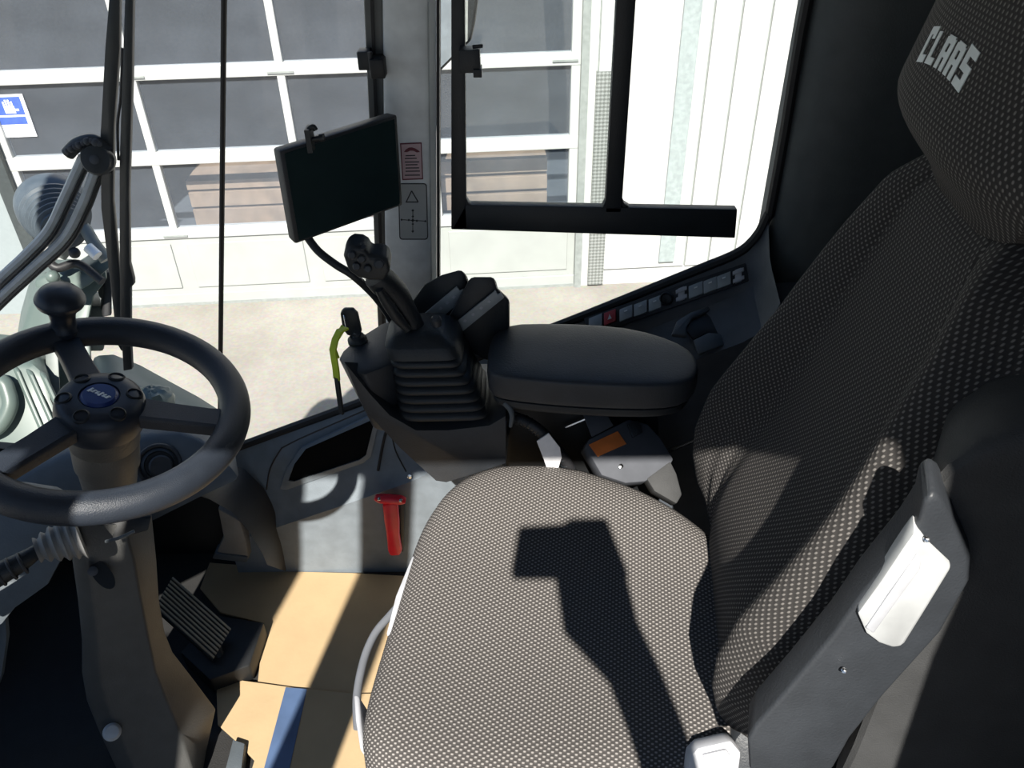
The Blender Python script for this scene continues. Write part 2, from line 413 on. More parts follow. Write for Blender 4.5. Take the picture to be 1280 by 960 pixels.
# sign on the pane at the far left
sg = thing('garage_sign', 'white and blue sign with a hand symbol on the garage pane', 'sign', fp(-3.98, 1.39, -.028))
q = MB(); fbox(q, -4.15, -3.85, 1.385, 1.675, -.034, -.026); q.build('plate', signw, sg, smooth=False)
q = MB(); fbox(q, -4.13, -3.875, 1.54, 1.66, -.026, -.024); fbox(q, -4.13, -3.88, 1.475, 1.525, -.026, -.024); q.build('blue_field', signb, sg, smooth=False)
q = MB(); fbox(q, -4.00, -3.93, 1.55, 1.60, -.024, -.022)
for i in range(4): fbox(q, -4.0 + i * .018, -3.988 + i * .018, 1.60, 1.63 + .012 * (i in (1, 2)), -.024, -.022)
fbox(q, -3.93, -3.905, 1.565, 1.58, -.024, -.022); q.build('hand_symbol', signw, sg, smooth=False)

# ================================================================== THE CAB SHELL
SILL = [(-1.3, .0), (-.9, .16), (-.575, .301), (-.309, .41), (.146, .607), (.40, .722), (.425, .740), (.443, .768), (.452, .80)]
def sill(x): return interp(SILL, x)
FLOOR_T = .0
fl = MB(); fl.box((-1.25, -.12, -.06), (.95, 1.3, 0)); struct(fl.build('floor', floorm, smooth=False), 'black rubber mat floor of the cab')
def prof(x):
    s = sill(x); t = sstep(-.22, .0, x)
    front = [(1.31, s - .01), (1.30, s), (1.262, s - .05), (1.238, s - .165), (1.222, s - .185), (1.222, min(s - .2, .08)), (1.218, -.005)]
    rear = [(1.31, s - .01), (1.30, s), (1.255, s - .055), (1.235, s - .067), (1.165, s - .095), (1.15, s - .25), (1.15, -.005)]
    return [(lerp(a[0], b[0], t), lerp(a[1], b[1], t)) for a, b in zip(front, rear)]
wx = [-.62, -.575, -.5, -.4, -.309, -.25, -.2, -.15, -.1, -.05, 0, .05, .1, .146, .2, .3, .36, .40, .425, .443, .452]
wr = MB()
rings = []
for x in wx:
    p = prof(x); ring = [V((x, y, max(z, -.005))) for y, z in p] + [V((x, 1.36, -.005)), V((x, 1.36, p[1][1] - .09))]
    rings.append(ring)
kf = wx.index(0)
wr.loft(rings[:kf + 1]); struct(wr.build('wall_right', panelm), 'grey plastic side wall of the cab below the right window')
wr = MB(); wr.loft(rings[kf:]); struct(wr.build('wall_right_rear', shelf), 'dark side wall of the cab below the rear part of the right window')
# rear shelf skin (darker moulding that carries the switches)
wr = MB(); rings = []
for x in [-.02, .05, .1, .146, .2, .3, .36, .40, .425, .443, .452, .50, .6, .75]:
    p = prof(min(x, .43)); off = .004
    rings.append([V((x, p[2][0] - off, p[2][1] + off)), V((x, p[3][0] - off, p[3][1] + off)), V((x, p[4][0] - off, p[4][1] + off)), V((x, p[5][0] - off, p[5][1])), V((x, p[5][0] - off, .0)), V((x, p[5][0] + .05, .0)), V((x, p[2][0] + .02, p[2][1] - .03))])
wr.loft(rings); struct(wr.build('trim_4', shelf), 'dark moulded shelf along the right wall behind the armrest')
# window seal
seal = [(x, sill(x)) for x in [-.66, -.575, -.45, -.309, -.1, .05, .146, .28, .36, .40, .425, .443, .452, .455]] + [(.455, .95), (.452, 1.1), (.456, 1.3), (.462, 1.7)]
sm = MB(); sm.tube([V((x, 1.302, z + .003)) for x, z in seal], .009, n=8, sub=2); struct(sm.build('trim_5', sealm), 'black rubber seal around the right window')
# rear pillar
rp_ = MB(); rings = []
for z in (.55, .8, 1.0, 1.3, 1.7):
    rings.append([V((.458, 1.31, z)), V((.466, 1.288, z)), V((.486, 1.266, z)), V((.515, 1.250, z)), V((.56, 1.238, z)), V((1.0, 1.20, z)), V((1.0, 1.36, z)), V((.458, 1.36, z))])
rp_.loft(rings); struct(rp_.build('pillar_rear', trimdark), 'dark padded rear pillar right of the side window')
w = MB(); w.box((.90, -.05, -.02), (.95, 1.3, 1.62)); struct(w.build('wall_rear', blackm, smooth=False), 'black rear wall of the cab behind the seat')
# roof and the header over the open door
w = MB(); w.box((-1.3, -.04, 1.62), (.98, 1.40, 1.72)); struct(w.build('ceiling', liner, smooth=False), 'roof of the cab')
w = MB(); w.box((-1.3, -.09, 1.597), (.98, -.04, 1.74)); struct(w.build('trim_6', pillar_dark, smooth=False), 'header beam over the open cab door')
# near pillars of the door opening (behind the photographer's shoulder, they cast the bars of shade)
def leanbar(name, x0, z0, k, wd, y0, y1, label, z1=1.6, zb=0.0):
    q = MB(); q.prism([(x0 + k * (zb - z0), y0, zb), (x0 + k * (zb - z0) - wd, y0, zb), (x0 + k * (z1 - z0) - wd, y0, z1), (x0 + k * (z1 - z0), y0, z1)], (0, y1 - y0, 0))
    return struct(q.build(name, pillar_dark, smooth=False, bevel=.01), label)
leanbar('pillar_front', -.385, .94, .12, .11, -.10, -.06, 'front pillar of the open cab door')
leanbar('pillar_corner', -.617, 1.09, .15, .10, -.10, -.06, 'windscreen corner pillar on the door side')
q = MB(); q.prism([(x, -.10, z) for x, z in ((.335, 0), (.335, 1.37), (.315, 1.43), (.293, 1.47), (.288, 1.52), (.28, 1.56), (.24, 1.60), (.95, 1.60), (.95, 0))], (0, .04, 0)); struct(q.build('pillar_door', trimdark, smooth=False), 'rear door pillar and side wall behind the open cab door')
q = MB(); q.box((-1.3, -.10, 0), (-.70, -.06, 1.12)); q.box((-.77, -.10, 1.12), (-.66, -.06, 1.37)); q.box((-1.3, -.10, 1.37), (-.68, -.06, 1.6)); q.box((-1.3, -.10, 1.12), (-.88, -.06, 1.37)); struct(q.build('sun_blocker_near', trimdark, smooth=False), 'added unseen sun blocker ahead of the open door')  # unseen blocker added to shade the dash; its slot lets some sun through
# right pillar between windscreen and side window
def xe(pts, z):       # edge line in the plane y=1.3
    (x0, z0), (x1, z1) = pts; return x0 + (x1 - x0) * (z - z0) / (z1 - z0)
def edge(pa, pb, y=1.29):
    a = P(*pa, y=y); b = P(*pb, y=y); return ((a.x, a.z), (b.x, b.z))
EL = edge((453, 0), (470, 380)); EM = edge((478, 0), (482, 380)); ER = edge((536, 0), (541, 440)); EW = edge((545, 0), (546, 440))
pz = (.36, 1.66)
def strip(mb, ea, eb, y0, y1, zs=pz):
    a = [V((xe(ea, zs[0]), y0, zs[0])), V((xe(eb, zs[0]), y0, zs[0])), V((xe(eb, zs[1]), y0, zs[1])), V((xe(ea, zs[1]), y0, zs[1]))]
    return mb.prism(a, (0, y1 - y0, 0))
q = MB(); strip(q, EM, ER, 1.285, 1.36); pil = struct(q.build('pillar_right', pillarm, bevel=.008), 'grey pillar between windscreen and right window')
q = MB(); strip(q, ER, EW, 1.290, 1.292); struct(q.build('trim_7', translm, smooth=False), 'pale edge strip of the right pillar')
q = MB(); strip(q, EL, EM, 1.30, 1.35); struct(q.build('trim_8', pillar_dark, bevel=.004), 'dark channel strip on the left flank of the right pillar')
q = MB(); strip(q, edge((545, 0), (546, 440)), edge((549, 0), (549, 440)), 1.295, 1.33); struct(q.build('trim_9', sealm, smooth=False), 'thin black seal on the pillar edge')
q = MB(); strip(q, edge((462, 0), (476, 380)), edge((466, 0), (479, 380)), 1.296, 1.302); struct(q.build('trim_10', sealm, smooth=False), 'black groove in the channel strip')
# glass
SE = edge((280, 0), (275, 510), 1.3)
q = MB(); a = [(xe(EW, .4), .30), (.47, .30), (.47, 1.66), (xe(EW, 1.66), 1.66)]
q.prism([V((x, 1.322, z)) for x, z in a], (0, .004, 0)); struct(q.build('window_1', cabglass, smooth=False), 'clear right side window of the cab')
rings = []
for z in (.0, .4, .8, 1.2, 1.66):
    xs = xe(SE, z); rings.append([V((xe(EL, z) + .01, 1.315, z)), V((xs, 1.305, z)), V((xs - .15, 1.30, z)), V((xs - .30, 1.285, z)), V((xs - .42, 1.23, z)), V((xs - .52, 1.12, z)), V((xs - .58, .95, z)), V((xs - .60, .7, z)), V((xs - .60, .2, z))])
q = MB(); q.loft(rings, closed=False, cap=False); ws = q.build('window_2', cabglass); struct(ws, 'large wrap-round windscreen of the cab')
q = MB(); q.tube([V((xe(SE, z), 1.300, z)) for z in (.30, .6, .9, 1.2, 1.66)], .0045, n=8, sub=1); struct(q.build('trim_11', sealm), 'thin black joint between windscreen and side pane')
# front wall below windscreen, in the dark footwell
w = MB(); w.box((-1.24, -.05, -.02), (-1.12, 1.3, .30)); struct(w.build('wall_front', blackm, smooth=False), 'black front wall of the footwell')

# storage pocket in the side wall
pk = [(361, 600), (368, 580), (383, 560), (465, 524), (468, 528), (458, 568), (450, 574), (368, 601)]
def onwall(px, py, out=.0):     # on the sloping front moulding
    n = V((0, -.115, .024)).normalized()
    o = V((-.35, 1.262, sill(-.35) - .05)); dirx = V((1, 0, .41)); n = dirx.cross(V((0, -.024, -.115))).normalized()
    if n.y > 0: n = -n
    return P(px, py, n=n, o=o + n * out), n
t = thing('storage_pocket', 'storage pocket on the grey side wall, its shaded depth painted black', 'pocket', onwall(415, 565)[0])
pts = [onwall(*p, out=.0035) for p in pk]; nw = pts[0][1]
q = MB(); q.prism([p for p, _ in pts], -nw * .02); q.build('recess_shade', pocketm, t, smooth=False)  # flat near-black face paints the shade inside an open pocket
cx, cy = 415, 563
ring_o = [onwall(cx + (x - cx) * 1.17 - 2, cy + (y - cy) * 1.25 + 2, .004)[0] for x, y in pk]; ring_i = [p for p, _ in pts]
q = MB()
vo = [q.b.verts.new(p) for p in ring_o]; vi = [q.b.verts.new(p + nw * .004) for p in ring_i]; vb = [q.b.verts.new(p - nw * .012) for p in ring_o]; vd = [q.b.verts.new(p - nw * .006) for p in ring_i]
n = len(vo)
for i in range(n):
    j = (i + 1) % n
    q.b.faces.new((vo[i], vo[j], vi[j], vi[i])); q.b.faces.new((vb[i], vb[j], vo[j], vo[i])); q.b.faces.new((vi[i], vi[j], vd[j], vd[i]))
q.build('rim', panelm, t)
# sunlit ledge and seams on the wall
for pts_ in (((352, 560), (338, 585), (333, 612)), ((352, 560), (380, 546), (458, 512)), ((490, 545), (495, 565), (508, 590))):
    q = MB(); q.tube([onwall(x, y, .001)[0] for x, y in pts_], .0016, n=6); struct(q.build('trim_16', sealm), 'fine dark seam in the side wall moulding')
q = MB(); q.tube([onwall(610 / 4 + 320 - 0, 588, .002)[0], onwall(481, 545, .002)[0], onwall(490, 525, .002)[0]], .003, n=6); struct(q.build('trim_12', sealm), 'dark seam in the side wall moulding')

# switch band on the sill
bn = V((0, -.0555, .045)).normalized()
tS = thing('switch_panel', 'strip of grey rocker switches along the right window sill', 'switch panel', (.28, 1.27, .62))
def band(px, py, out=0):
    o0 = V((.146, 1.30, sill(.146))); dx = V((1, 0, .445)).normalized(); dz = V((0, -.045, -.055)).normalized(); nn = dx.cross(dz).normalized()
    if nn.y > 0: nn = -nn
    return P(px, py, n=nn, o=o0 + nn * out), nn, dx, dz
c0, nn, dx, dz = band(742, 399); c1 = band(934, 338)[0]
q = MB(); q.prism([band(730, 398, .001)[0], band(932, 329, .001)[0], band(936, 352, .001)[0], band(738, 421, .001)[0]], nn * .006)
q.build('bezel', charcoal, tS, bevel=.002)
sw = [(745, 403, 'switch_cap', swm, 9), (763, 397, 'hazard_switch', redsw, 8), (783, 392, 'rocker_switch', swm, 8.5), (801, 386, 'rocker_switch', swm, 8.5), (819, 380, 'rocker_switch', swm, 8),
      (833, 374, 'socket', black, 8), (852, 368, 'clip', palep, 7), (870, 363, 'rocker_switch', swm, 9), (888, 357, 'rocker_switch', swm, 8.5), (905, 351, 'rocker_switch', swm, 8.5), (923, 345, 'clip', palep, 7)]
for x, y, nm, mt, hw in sw:
    c = band(x, y, .007)[0]; h = .0118; ww = hw * .00148
    q = MB()
    if nm == 'socket': q.lathe(c, nn, [(.0125, -.002), (.0125, .006), (.010, .010), (.009, .003), (.001, .002)], n=24)
    elif nm == 'clip':
        q.obox(c + nn * .003, dx * ww * .6, dz * h, nn * .004); q.obox(c + nn * .005 + dz * h * .6, dx * ww, dz * h * .3, nn * .003); q.obox(c + nn * .005 - dz * h * .6, dx * ww, dz * h * .3, nn * .003)
    else:
        cc = [c - dx * ww - dz * h, c + dx * ww - dz * h, c + dx * ww + dz * h, c - dx * ww + dz * h]
        q.hull8([p for p in cc], [cc[0] + nn * .005, cc[1] + nn * .005, cc[2] + nn * .010, cc[3] + nn * .010])
    o = q.build(nm, mt, tS, bevel=.001)
    if nm == 'hazard_switch':
        q = MB(); e_ = c + nn * .009; q.prism([e_ - dx * .004 + dz * .004, e_ + dx * .004 + dz * .004, e_ - dz * .005], nn * .001); q.build('triangle', whitetrim, o, smooth=False); o['label'] = 'red hazard switch'
    if nm == 'rocker_switch':
        q = MB(); q.obox(c + nn * .0085 - dz * .004, dx * .003, dz * .001, nn * .001); q.build('symbol', whitetrim, o, smooth=False)
# grab recess on the shelf: a flat black face paints the shade of its cavity
pl = dict(n=(0, -.3, .95), o=(.35, 1.2, sill(.35) - .075))
tpc = thing('pull_cup', 'pull cup with a grey lip and the shade of its cavity painted black on the wall shelf behind the armrest', 'pull cup', P(905, 400, **pl))
q = MB(); q.prism([P(x, y, **pl) for x, y in ((856, 414), (864, 402), (888, 391), (936, 374), (966, 361), (972, 384), (950, 404), (908, 425), (884, 418), (866, 426))], (0, -.002, .005)); q.build('recess_shade', blackm, tpc, bevel=.002)
q = MB(); q.prism([P(x, y, **pl) for x, y in ((838, 422), (845, 405), (862, 394), (884, 386), (888, 391), (864, 402), (857, 414), (858, 424))], (0, -.004, .010)); q.build('lip', slate, tpc, bevel=.004)
q = MB(); q.prism([P(x, y, **pl) for x, y in ((866, 428), (884, 419), (900, 420), (904, 434), (872, 446))], (0, -.003, .008)); q.build('ledge', slate, tpc, bevel=.003)

# sliding window frame
ts = thing('sliding_window', 'black framed sliding pane hanging in the right window', 'window', P(740, 290, y=1.30))
def yq(*pts, y=1.292): return [P(a, b, y=y) for a, b in pts]
q = MB(); top = 1.60
a = P(564, 0, y=1.292); b_ = P(564, 287, y=1.292); kx = (a.x - b_.x) / (a.z - b_.z)
c = P(581, 0, y=1.292); d_ = P(583, 256, y=1.292)
def xz(x, z): return V((x, 1.292, z))
bz0 = b_.z; bz1 = d_.z
kr = (c.x - d_.x) / (c.z - d_.z)
q.prism([xz(b_.x, bz0), xz(d_.x, bz0), xz(d_.x, bz1), xz(d_.x + kr * (top - bz1), top), xz(b_.x + kx * (top - bz0), top)], (0, .02, 0))
x0, x1 = P(757, 250, y=1.292).x, P(778, 250, y=1.292).x
q.prism([xz(x0, bz1 - .02), xz(x1, bz1 - .02), xz(x1, top), xz(x0, top)], (0, .02, 0))
e1 = P(922, 262, y=1.292); e2 = P(919, 298, y=1.292)
q.prism([xz(b_.x, bz0), xz(e2.x, e2.z), xz(e1.x, e1.z), xz(d_.x - .002, bz1)], (0, .02, 0))
# fillets in the corners
for cx_, sgn, zz in ((d_.x, 1, bz1 - .004), (x1, 1, P(785, 256, y=1.292).z - .004), (x0, -1, P(750, 260, y=1.292).z - .004)):
    q.prism([xz(cx_, zz), xz(cx_ + sgn * .014, zz), xz(cx_ + sgn * .004, zz + .006), xz(cx_, zz + .016)], (0, .018, 0))
q.build('frame', black, ts, bevel=.002)
q = MB(); q.prism([xz(d_.x - .004, bz1 - .01), xz(x0 + .006, bz1 - .012), xz(x0 + .006, top), xz(d_.x - .004 + kr * (top - bz1), top)], (0, .004, 0)); q.b.verts.ensure_lookup_table()
for v in q.b.verts: v.co.y += .008
q.build('pane', cabglass, ts, smooth=False)
lt = MB(); c = P(588, 75, y=1.275); lt.box((c.x - .016, 1.262, c.z - .016), (c.x + .015, 1.292, c.z + .017)); lt.box((c.x + .004, 1.258, c.z - .022), (c.x + .017, 1.29, c.z - .010)); lt.tube([V((c.x + .004, 1.27, c.z + .02)), V((c.x + .02, 1.27, c.z + .021))], .003, n=8)
lt.build('latch', black, ts, bevel=.002)
# hinge on the pillar
th = thing('pillar_hinge', 'black hinge block clamped to the dark strip of the right pillar', 'hinge', P(465, 78, y=1.29))
q = MB(); c = P(456, 74, y=1.285); q.box((c.x - .009, 1.27, c.z - .013), (c.x + .010, 1.30, c.z + .014)); q.build('leaf', black, th, bevel=.002)
q = MB(); c = P(473, 82, y=1.285); q.box((c.x - .010, 1.262, c.z - .014), (c.x + .012, 1.30, c.z + .014)); q.build('body', blackm, th, bevel=.002)
q = MB(); c = P(464, 78, y=1.275); q.lathe((c.x, 1.272, c.z - .016), (0, 0, 1), [(.004, 0), (.004, .032)], n=12); q.build('pin', charcoal, th)

# labels on the pillar
def plabel(px0, py0, px1, py1, y): return P(px0, py0, y=y), P(px1, py0, y=y), P(px1, py1, y=y), P(px0, py1, y=y)
yl = 1.2845
tl = thing('warning_label', 'pink warning label with dark red arc on the grey pillar', 'label', P(514, 224, y=yl))
A = [P(500, 179, y=yl), P(527, 178, y=yl), P(529, 224, y=yl), P(503, 225, y=yl)]
q = MB(); q.prism(A, (0, -.0008, 0)); q.build('border', inkred, tl, smooth=False)
B = [P(501.5, 180.5, y=yl - .0009), P(525.8, 179.6, y=yl - .0009), P(527.6, 222.6, y=yl - .0009), P(504.2, 223.4, y=yl - .0009)]
q = MB(); q.prism(B, (0, -.0006, 0)); q.build('face', pinkl, tl, smooth=False)
yi = yl - .0016; q = MB()
arc = [(505, 190), (507, 187), (511, 184.5), (515, 184.2), (519, 185.5), (523, 188), (525, 190), (521, 190.5), (517, 188.5), (513, 188.2), (509, 190)]
q.prism([P(x, y, y=yi) for x, y in arc], (0, -.0004, 0))
q.build('arc_arrow', inkred, tl, smooth=False)
q = MB()
for yy, x0_, x1_ in ((194, 507, 519), (197.5, 506, 521), (202, 506, 524), (205.5, 507, 522), (209.5, 507, 524), (213.5, 507, 525), (218.5, 506, 525)):
    q.prism([P(x0_, yy, y=yi), P(x1_, yy - .3, y=yi), P(x1_, yy + .9, y=yi), P(x0_, yy + 1.2, y=yi)], (0, -.0004, 0))
q.build('text_lines', inkblack, tl, smooth=False)
tl = thing('pictogram_label', 'grey pictogram label with crossed arrows below the pink label', 'label', P(517, 299, y=yl))
def rr(x0, y0, x1, y1, r, sl=0.0):
    o = []
    for cx_, cy_, a0 in ((x1 - r, y0 + r, -90), (x1 - r, y1 - r, 0), (x0 + r, y1 - r, 90), (x0 + r, y0 + r, 180)):
        for k in range(5):
            a_ = math.radians(a0 + 22.5 * k); yy = cy_ + r * math.sin(a_); o.append((cx_ + r * math.cos(a_) + (yy - y0) * sl, yy))
    return o
q = MB(); q.prism([P(x, y, y=yl) for x, y in rr(497.5, 229, 533.5, 299.5, 4, .025)], (0, -.0008, 0)); q.build('border', inkblack, tl, smooth=False)
q = MB(); q.prism([P(x, y, y=yl - .0009) for x, y in rr(498.8, 230.3, 532.4, 298.2, 3, .025)], (0, -.0006, 0)); q.build('face', greyl, tl, smooth=False)
q = MB()
def bar(x0, y0, x1, y1, wd):
    d = V((x1 - x0, y1 - y0, 0)).normalized(); nx, ny = -d.y * wd, d.x * wd
    q.prism([P(x0 + nx, y0 + ny, y=yi), P(x1 + nx, y1 + ny, y=yi), P(x1 - nx, y1 - ny, y=yi), P(x0 - nx, y0 - ny, y=yi)], (0, -.0004, 0))
for s_ in ((508, 252, 514.5, 238.5, .7), (514.5, 238.5, 522.5, 252, .7), (507, 252.5, 523, 252.5, .7), (516, 262, 516, 291, .4), (501, 274.5, 533, 276.5, .4)): bar(*s_)
for cx_, cy_, r_ in ((516, 263, 1.7), (516, 289, 1.7), (516, 275.5, 2.2), (521, 276, 1.6), (511, 275, 1.6), (516, 270.5, 1.5), (516, 280, 1.5), (502, 274.6, 1.5), (531.5, 276.4, 1.5)):
    q.prism([P(cx_ - r_, cy_, y=yi), P(cx_, cy_ - r_, y=yi), P(cx_ + r_, cy_, y=yi), P(cx_, cy_ + r_, y=yi)], (0, -.0004, 0))
q.build('symbols', inkblack, tl, smooth=False)

# ================================================================== FLOOR COVERS, PEDAL
def slab(name, pts, z, th_, mat, label, cat, edge_=None):
    q = MB(); q.prism([P(*p, z=z + th_) for p in pts], (0, 0, -th_)); o = q.build(name, mat, smooth=False, bevel=.001); return tag(o, label, cat)
slab('cardboard_sheet', [(262, 703), (300, 706), (356, 714), (440, 716), (510, 720), (640, 730), (640, 862), (446, 868), (380, 862), (322, 853), (330, 779), (275, 765), (250, 735)], .002, .006, card, 'brown cardboard sheet laid on the floor nearest the side wall', 'cardboard')
slab('cardboard_sheet', [(270, 846), (322, 853), (380, 861), (446, 867), (640, 862), (640, 1010), (300, 1010), (318, 950), (292, 923), (272, 905)], .009, .006, card, 'brown cardboard sheet on the floor beside the steering column foot', 'cardboard')
slab('blue_tape', [(357, 859), (384, 861), (362, 960), (352, 1000), (310, 1000), (330, 960)], .0155, .0008, bluem, 'blue tape strip stuck on the nearer cardboard sheet', 'tape')
q = MB(); q.prism([P(x, y, z=.03) for x, y in ((291, 924), (306, 929), (300, 975), (278, 975))], (0, 0, -.027)); tag(q.build('floor_bracket', slate, bevel=.002), 'small grey metal bracket at the foot of the steering column', 'bracket')
# pedal
tp = thing('accelerator_pedal', 'ribbed accelerator pedal on a black bracket beside the steering column', 'pedal', P(260, 800, z=.03))
pn = V((.45, -.25, .85)).normalized(); po = P(245, 770, z=.11)
pq = [P(x, y, n=pn, o=po) for x, y in ((216, 721), (289, 786), (266, 825), (193, 760))]
q = MB(); q.prism(pq, -pn * .012); q.build('plate', black, tp, bevel=.002)
for i in range(9):
    t0 = (i + .18) / 9; t1 = (i + .68) / 9
    a, b_, c, d_ = pq
    q = MB(); q.prism([lerp(a, d_, t0), lerp(b_, c, t0), lerp(b_, c, t1), lerp(a, d_, t1)], pn * .005); q.build('rib', tread, tp, bevel=.001)
q = MB(); q.prism([P(x, y, z=.05) for x, y in ((270, 768), (330, 778), (312, 832), (262, 850), (225, 815))], (0, 0, -.045)); q.tube([P(262, 800, z=.07), P(280, 830, z=.03)], .012); q.build('bracket', blackm, tp, bevel=.004)

# ================================================================== DASH, FOOTWELL, COLUMN, WHEEL
AWAY = V((-.35, .9, -.1)).normalized()
q = MB()
q.prism([P(x, y, d=1.50) for x, y in ((-120, 640), (-120, 640), (20, 596), (70, 572), (120, 556), (175, 546), (225, 542), (252, 552), (280, 572), (303, 600), (250, 625), (180, 660), (0, 700), (-120, 720))][1:], AWAY * .10)
tag(q.build('dashboard', slate, bevel=.012), 'grey plastic dashboard cowl behind the steering wheel', 'dashboard')
tv = thing('air_vent', 'round black air vent in the dashboard right of the steering hub', 'vent', P(199, 582, d=1.49))
vc = P(199, 581, d=1.485); vn = (CAM - vc).normalized()
q = MB(); q.torus(vc, vn, .036, .004, n=40); q.build('ring', charcoal, tv)
q = MB(); q.lathe(vc, vn, [(.034, -.012), (.034, .0), (.026, .006), (.024, .003), (.001, .003)], n=36); q.build('bowl', black, tv)
q = MB(); q.lathe(vc + V((.002, 0, -.004)), vn, [(.021, .0), (.021, .008), (.018, .011), (.001, .010)], n=32); q.build('louvre_disc', charcoal, tv)
# footwell arch
outer = [(262, 588), (300, 598), (325, 622), (340, 650), (350, 685), (357, 714)]
inner = [(238, 616), (262, 624), (290, 640), (312, 665), (328, 692), (334, 706)]
tA = thing('footwell_arch', 'dark plastic arch framing the footwell below the side wall', 'cover', P(340, 712, z=0))
q = MB(); A = [P(x, y, y=1.215) for x, y in outer]; B = [P(x, y, y=1.12) for x, y in inner]
n = len(A); ro = [[a, a + V((0, .03, -.0)), b_ + V((0, .06, -.012)), b_] for a, b_ in zip(A, B)]; q.loft(ro); q.build('cover', archm, tA)
q = MB(); q.prism([P(x, y, y=1.20) for x, y in ((272, 636), (300, 652), (308, 678), (311, 700), (268, 696), (279, 672))], (0, .03, 0)); q.build('duct', ductm, tA, bevel=.004)
q = MB(); q.prism([P(x, y, y=1.195) for x, y in ((268, 692), (309, 697), (308, 704), (265, 699))], (0, .03, 0)); q.build('duct_lip', slate, tA, bevel=.003)
w = MB(); w.prism([(-.50, 1.285, 0), (-1.1, 1.285, 0), (-1.1, 1.285, .33), (-.62, 1.285, .26)], (0, .02, 0)); w.prism([(-1.1, .95, 0), (-1.1, 1.285, 0), (-1.1, 1.285, .36), (-1.1, .95, .36)], (-.02, 0, 0))
struct(w.build('trim_13', blackm, smooth=False), 'black lining of the dark footwell')
# left lower dash
q = MB(); q.prism([P(x, y, d=1.22) for x, y in ((-160, 620), (40, 632), (92, 640), (86, 690), (62, 735), (20, 765), (0, 790), (-160, 800))], V((-.5, .75, -.2)) * .12)
tag(q.build('dash_panel', slate, bevel=.015), 'grey lower dash panel under the near side of the steering wheel', 'panel')
q = MB(); q.prism([P(x, y, d=1.28) for x, y in ((-120, 740), (8, 742), (13, 800), (6, 850), (-6, 880), (-120, 900))], V((-.5, .75, -.2)) * .10)
tag(q.build('brake_cover', slate, bevel=.02), 'grey rounded cover in the footwell below the lower dash panel', 'cover')

# steering column
tc_ = thing('steering_column', 'tapered grey steering column rising from the floor under the wheel', 'steering column', P(200, 950, z=0))
WC = V((-.534, .832, .758)); WN = V((.25, -.08, .965)).normalized()
rowsL = [(86, 655), (90, 700), (97, 750), (102, 800), (102, 840), (108, 875), (124, 915), (146, 962), (160, 1000)]
rowsM = [(150, 655), (163, 700), (172, 750), (182, 800), (190, 840), (203, 875), (222, 920), (236, 962), (244, 1000)]
rowsR = [(190, 642), (196, 700), (199, 750), (206, 790), (216, 815), (243, 850), (270, 886), (258, 940), (245, 985)]
ds = [1.17, 1.19, 1.215, 1.24, 1.26, 1.285, 1.31, 1.335, 1.36]
rings = []
for l_, m_, r_, d_ in zip(rowsL, rowsM, rowsR, ds):
    a = P(*l_, d=d_ - .004); b0 = P(l_[0] * .75 + m_[0] * .25, l_[1] * .75 + m_[1] * .25, d=d_ - .006); b1 = P(l_[0] * .2 + m_[0] * .8, l_[1] * .2 + m_[1] * .8, d=d_ + .024)
    c = P(m_[0] + 5, m_[1], d=d_ + .034); e_ = P(*r_, d=d_ + .11); f_ = P(r_[0] - 8, r_[1] + 2, d=d_ + .15); g_ = P(l_[0] + 15, l_[1] + 2, d=d_ + .15)
    rings.append([a, b0, b1, c, e_, f_, g_])
q = MB(); q.loft(rings); q.build('housing', columnm, tc_, bevel=.004, ang=25)
q = MB(); base_c = WC - WN * .024
q.lathe(base_c, -WN, [(.040, -.005), (.044, .0), (.044, .030), (.042, .033), (.0425, .036), (.0415, .075), (.038, .085), (.034, .13), (.034, .16)], n=44); q.build('neck', columnm, tc_)
q = MB(); bc = P(140, 915, d=1.29); bn_ = (CAM - bc).normalized(); q.lathe(bc, bn_, [(.014, -.01), (.014, .003), (.010, .008), (.001, .009)], n=24); q.build('bolt', silver, tc_)
q = MB(); sc = P(128, 718, d=1.196); sn = (CAM - sc).normalized(); ax1 = (P(146, 742, d=1.196) - P(110, 695, d=1.196)).normalized(); ax2 = sn.cross(ax1)
q.prism([sc + ax1 * .026 * math.cos(2 * PI * k / 20) + ax2 * .012 * math.sin(2 * PI * k / 20) for k in range(20)], sn * .004); q.build('slot', blackm, tc_, smooth=False)
q = MB(); bc = P(116, 714, d=1.18); q.lathe(bc, sn, [(.007, -.006), (.007, .004), (.001, .006)], n=18); q.build('bolt', steel, tc_)
q = MB(); q.tube([P(132, 677, d=1.165), P(150, 672, d=1.165), P(168, 664, d=1.17)], .0025, n=8); q.build('edge_trim', slate, tc_)
q = MB(); q.prism([P(x, y, d=1.20) for x, y in ((100, 655), (190, 645), (186, 664), (150, 674), (104, 680))], V((-.2, .5, -.1)) * .08); q.build('top_cover', blackm, tc_, bevel=.004)
# lever with gaiter
tl_ = thing('control_lever', 'black multifunction lever with pale ribbed gaiter under the wheel rim', 'lever', P(75, 680, d=1.14))
gp = [P(100, 668, d=1.15), P(88, 671, d=1.145), P(76, 675, d=1.14), P(64, 679, d=1.135), P(54, 684, d=1.13), P(46, 688, d=1.125)]
q = MB(); gx = (gp[-1] - gp[0]).normalized(); Lg = (gp[-1] - gp[0]).length; pr = []
for i in range(25):
    t0 = i / 24; r0 = lerp(.034, .016, t0 ** 1.1); pr.append((r0 + .003 * math.cos(t0 * 5 * 2 * PI), t0 * Lg))
q.lathe(gp[0], gx, pr, n=32); q.build('gaiter', gaiterm, tl_)
q = MB(); q.tube([P(50, 686, d=1.128), P(30, 700, d=1.115), P(0, 717, d=1.10), P(-50, 745, d=1.08), P(-110, 775, d=1.06)], [.009, .013, .016, .018, .018], n=16)
q.build('stalk', black, tl_)
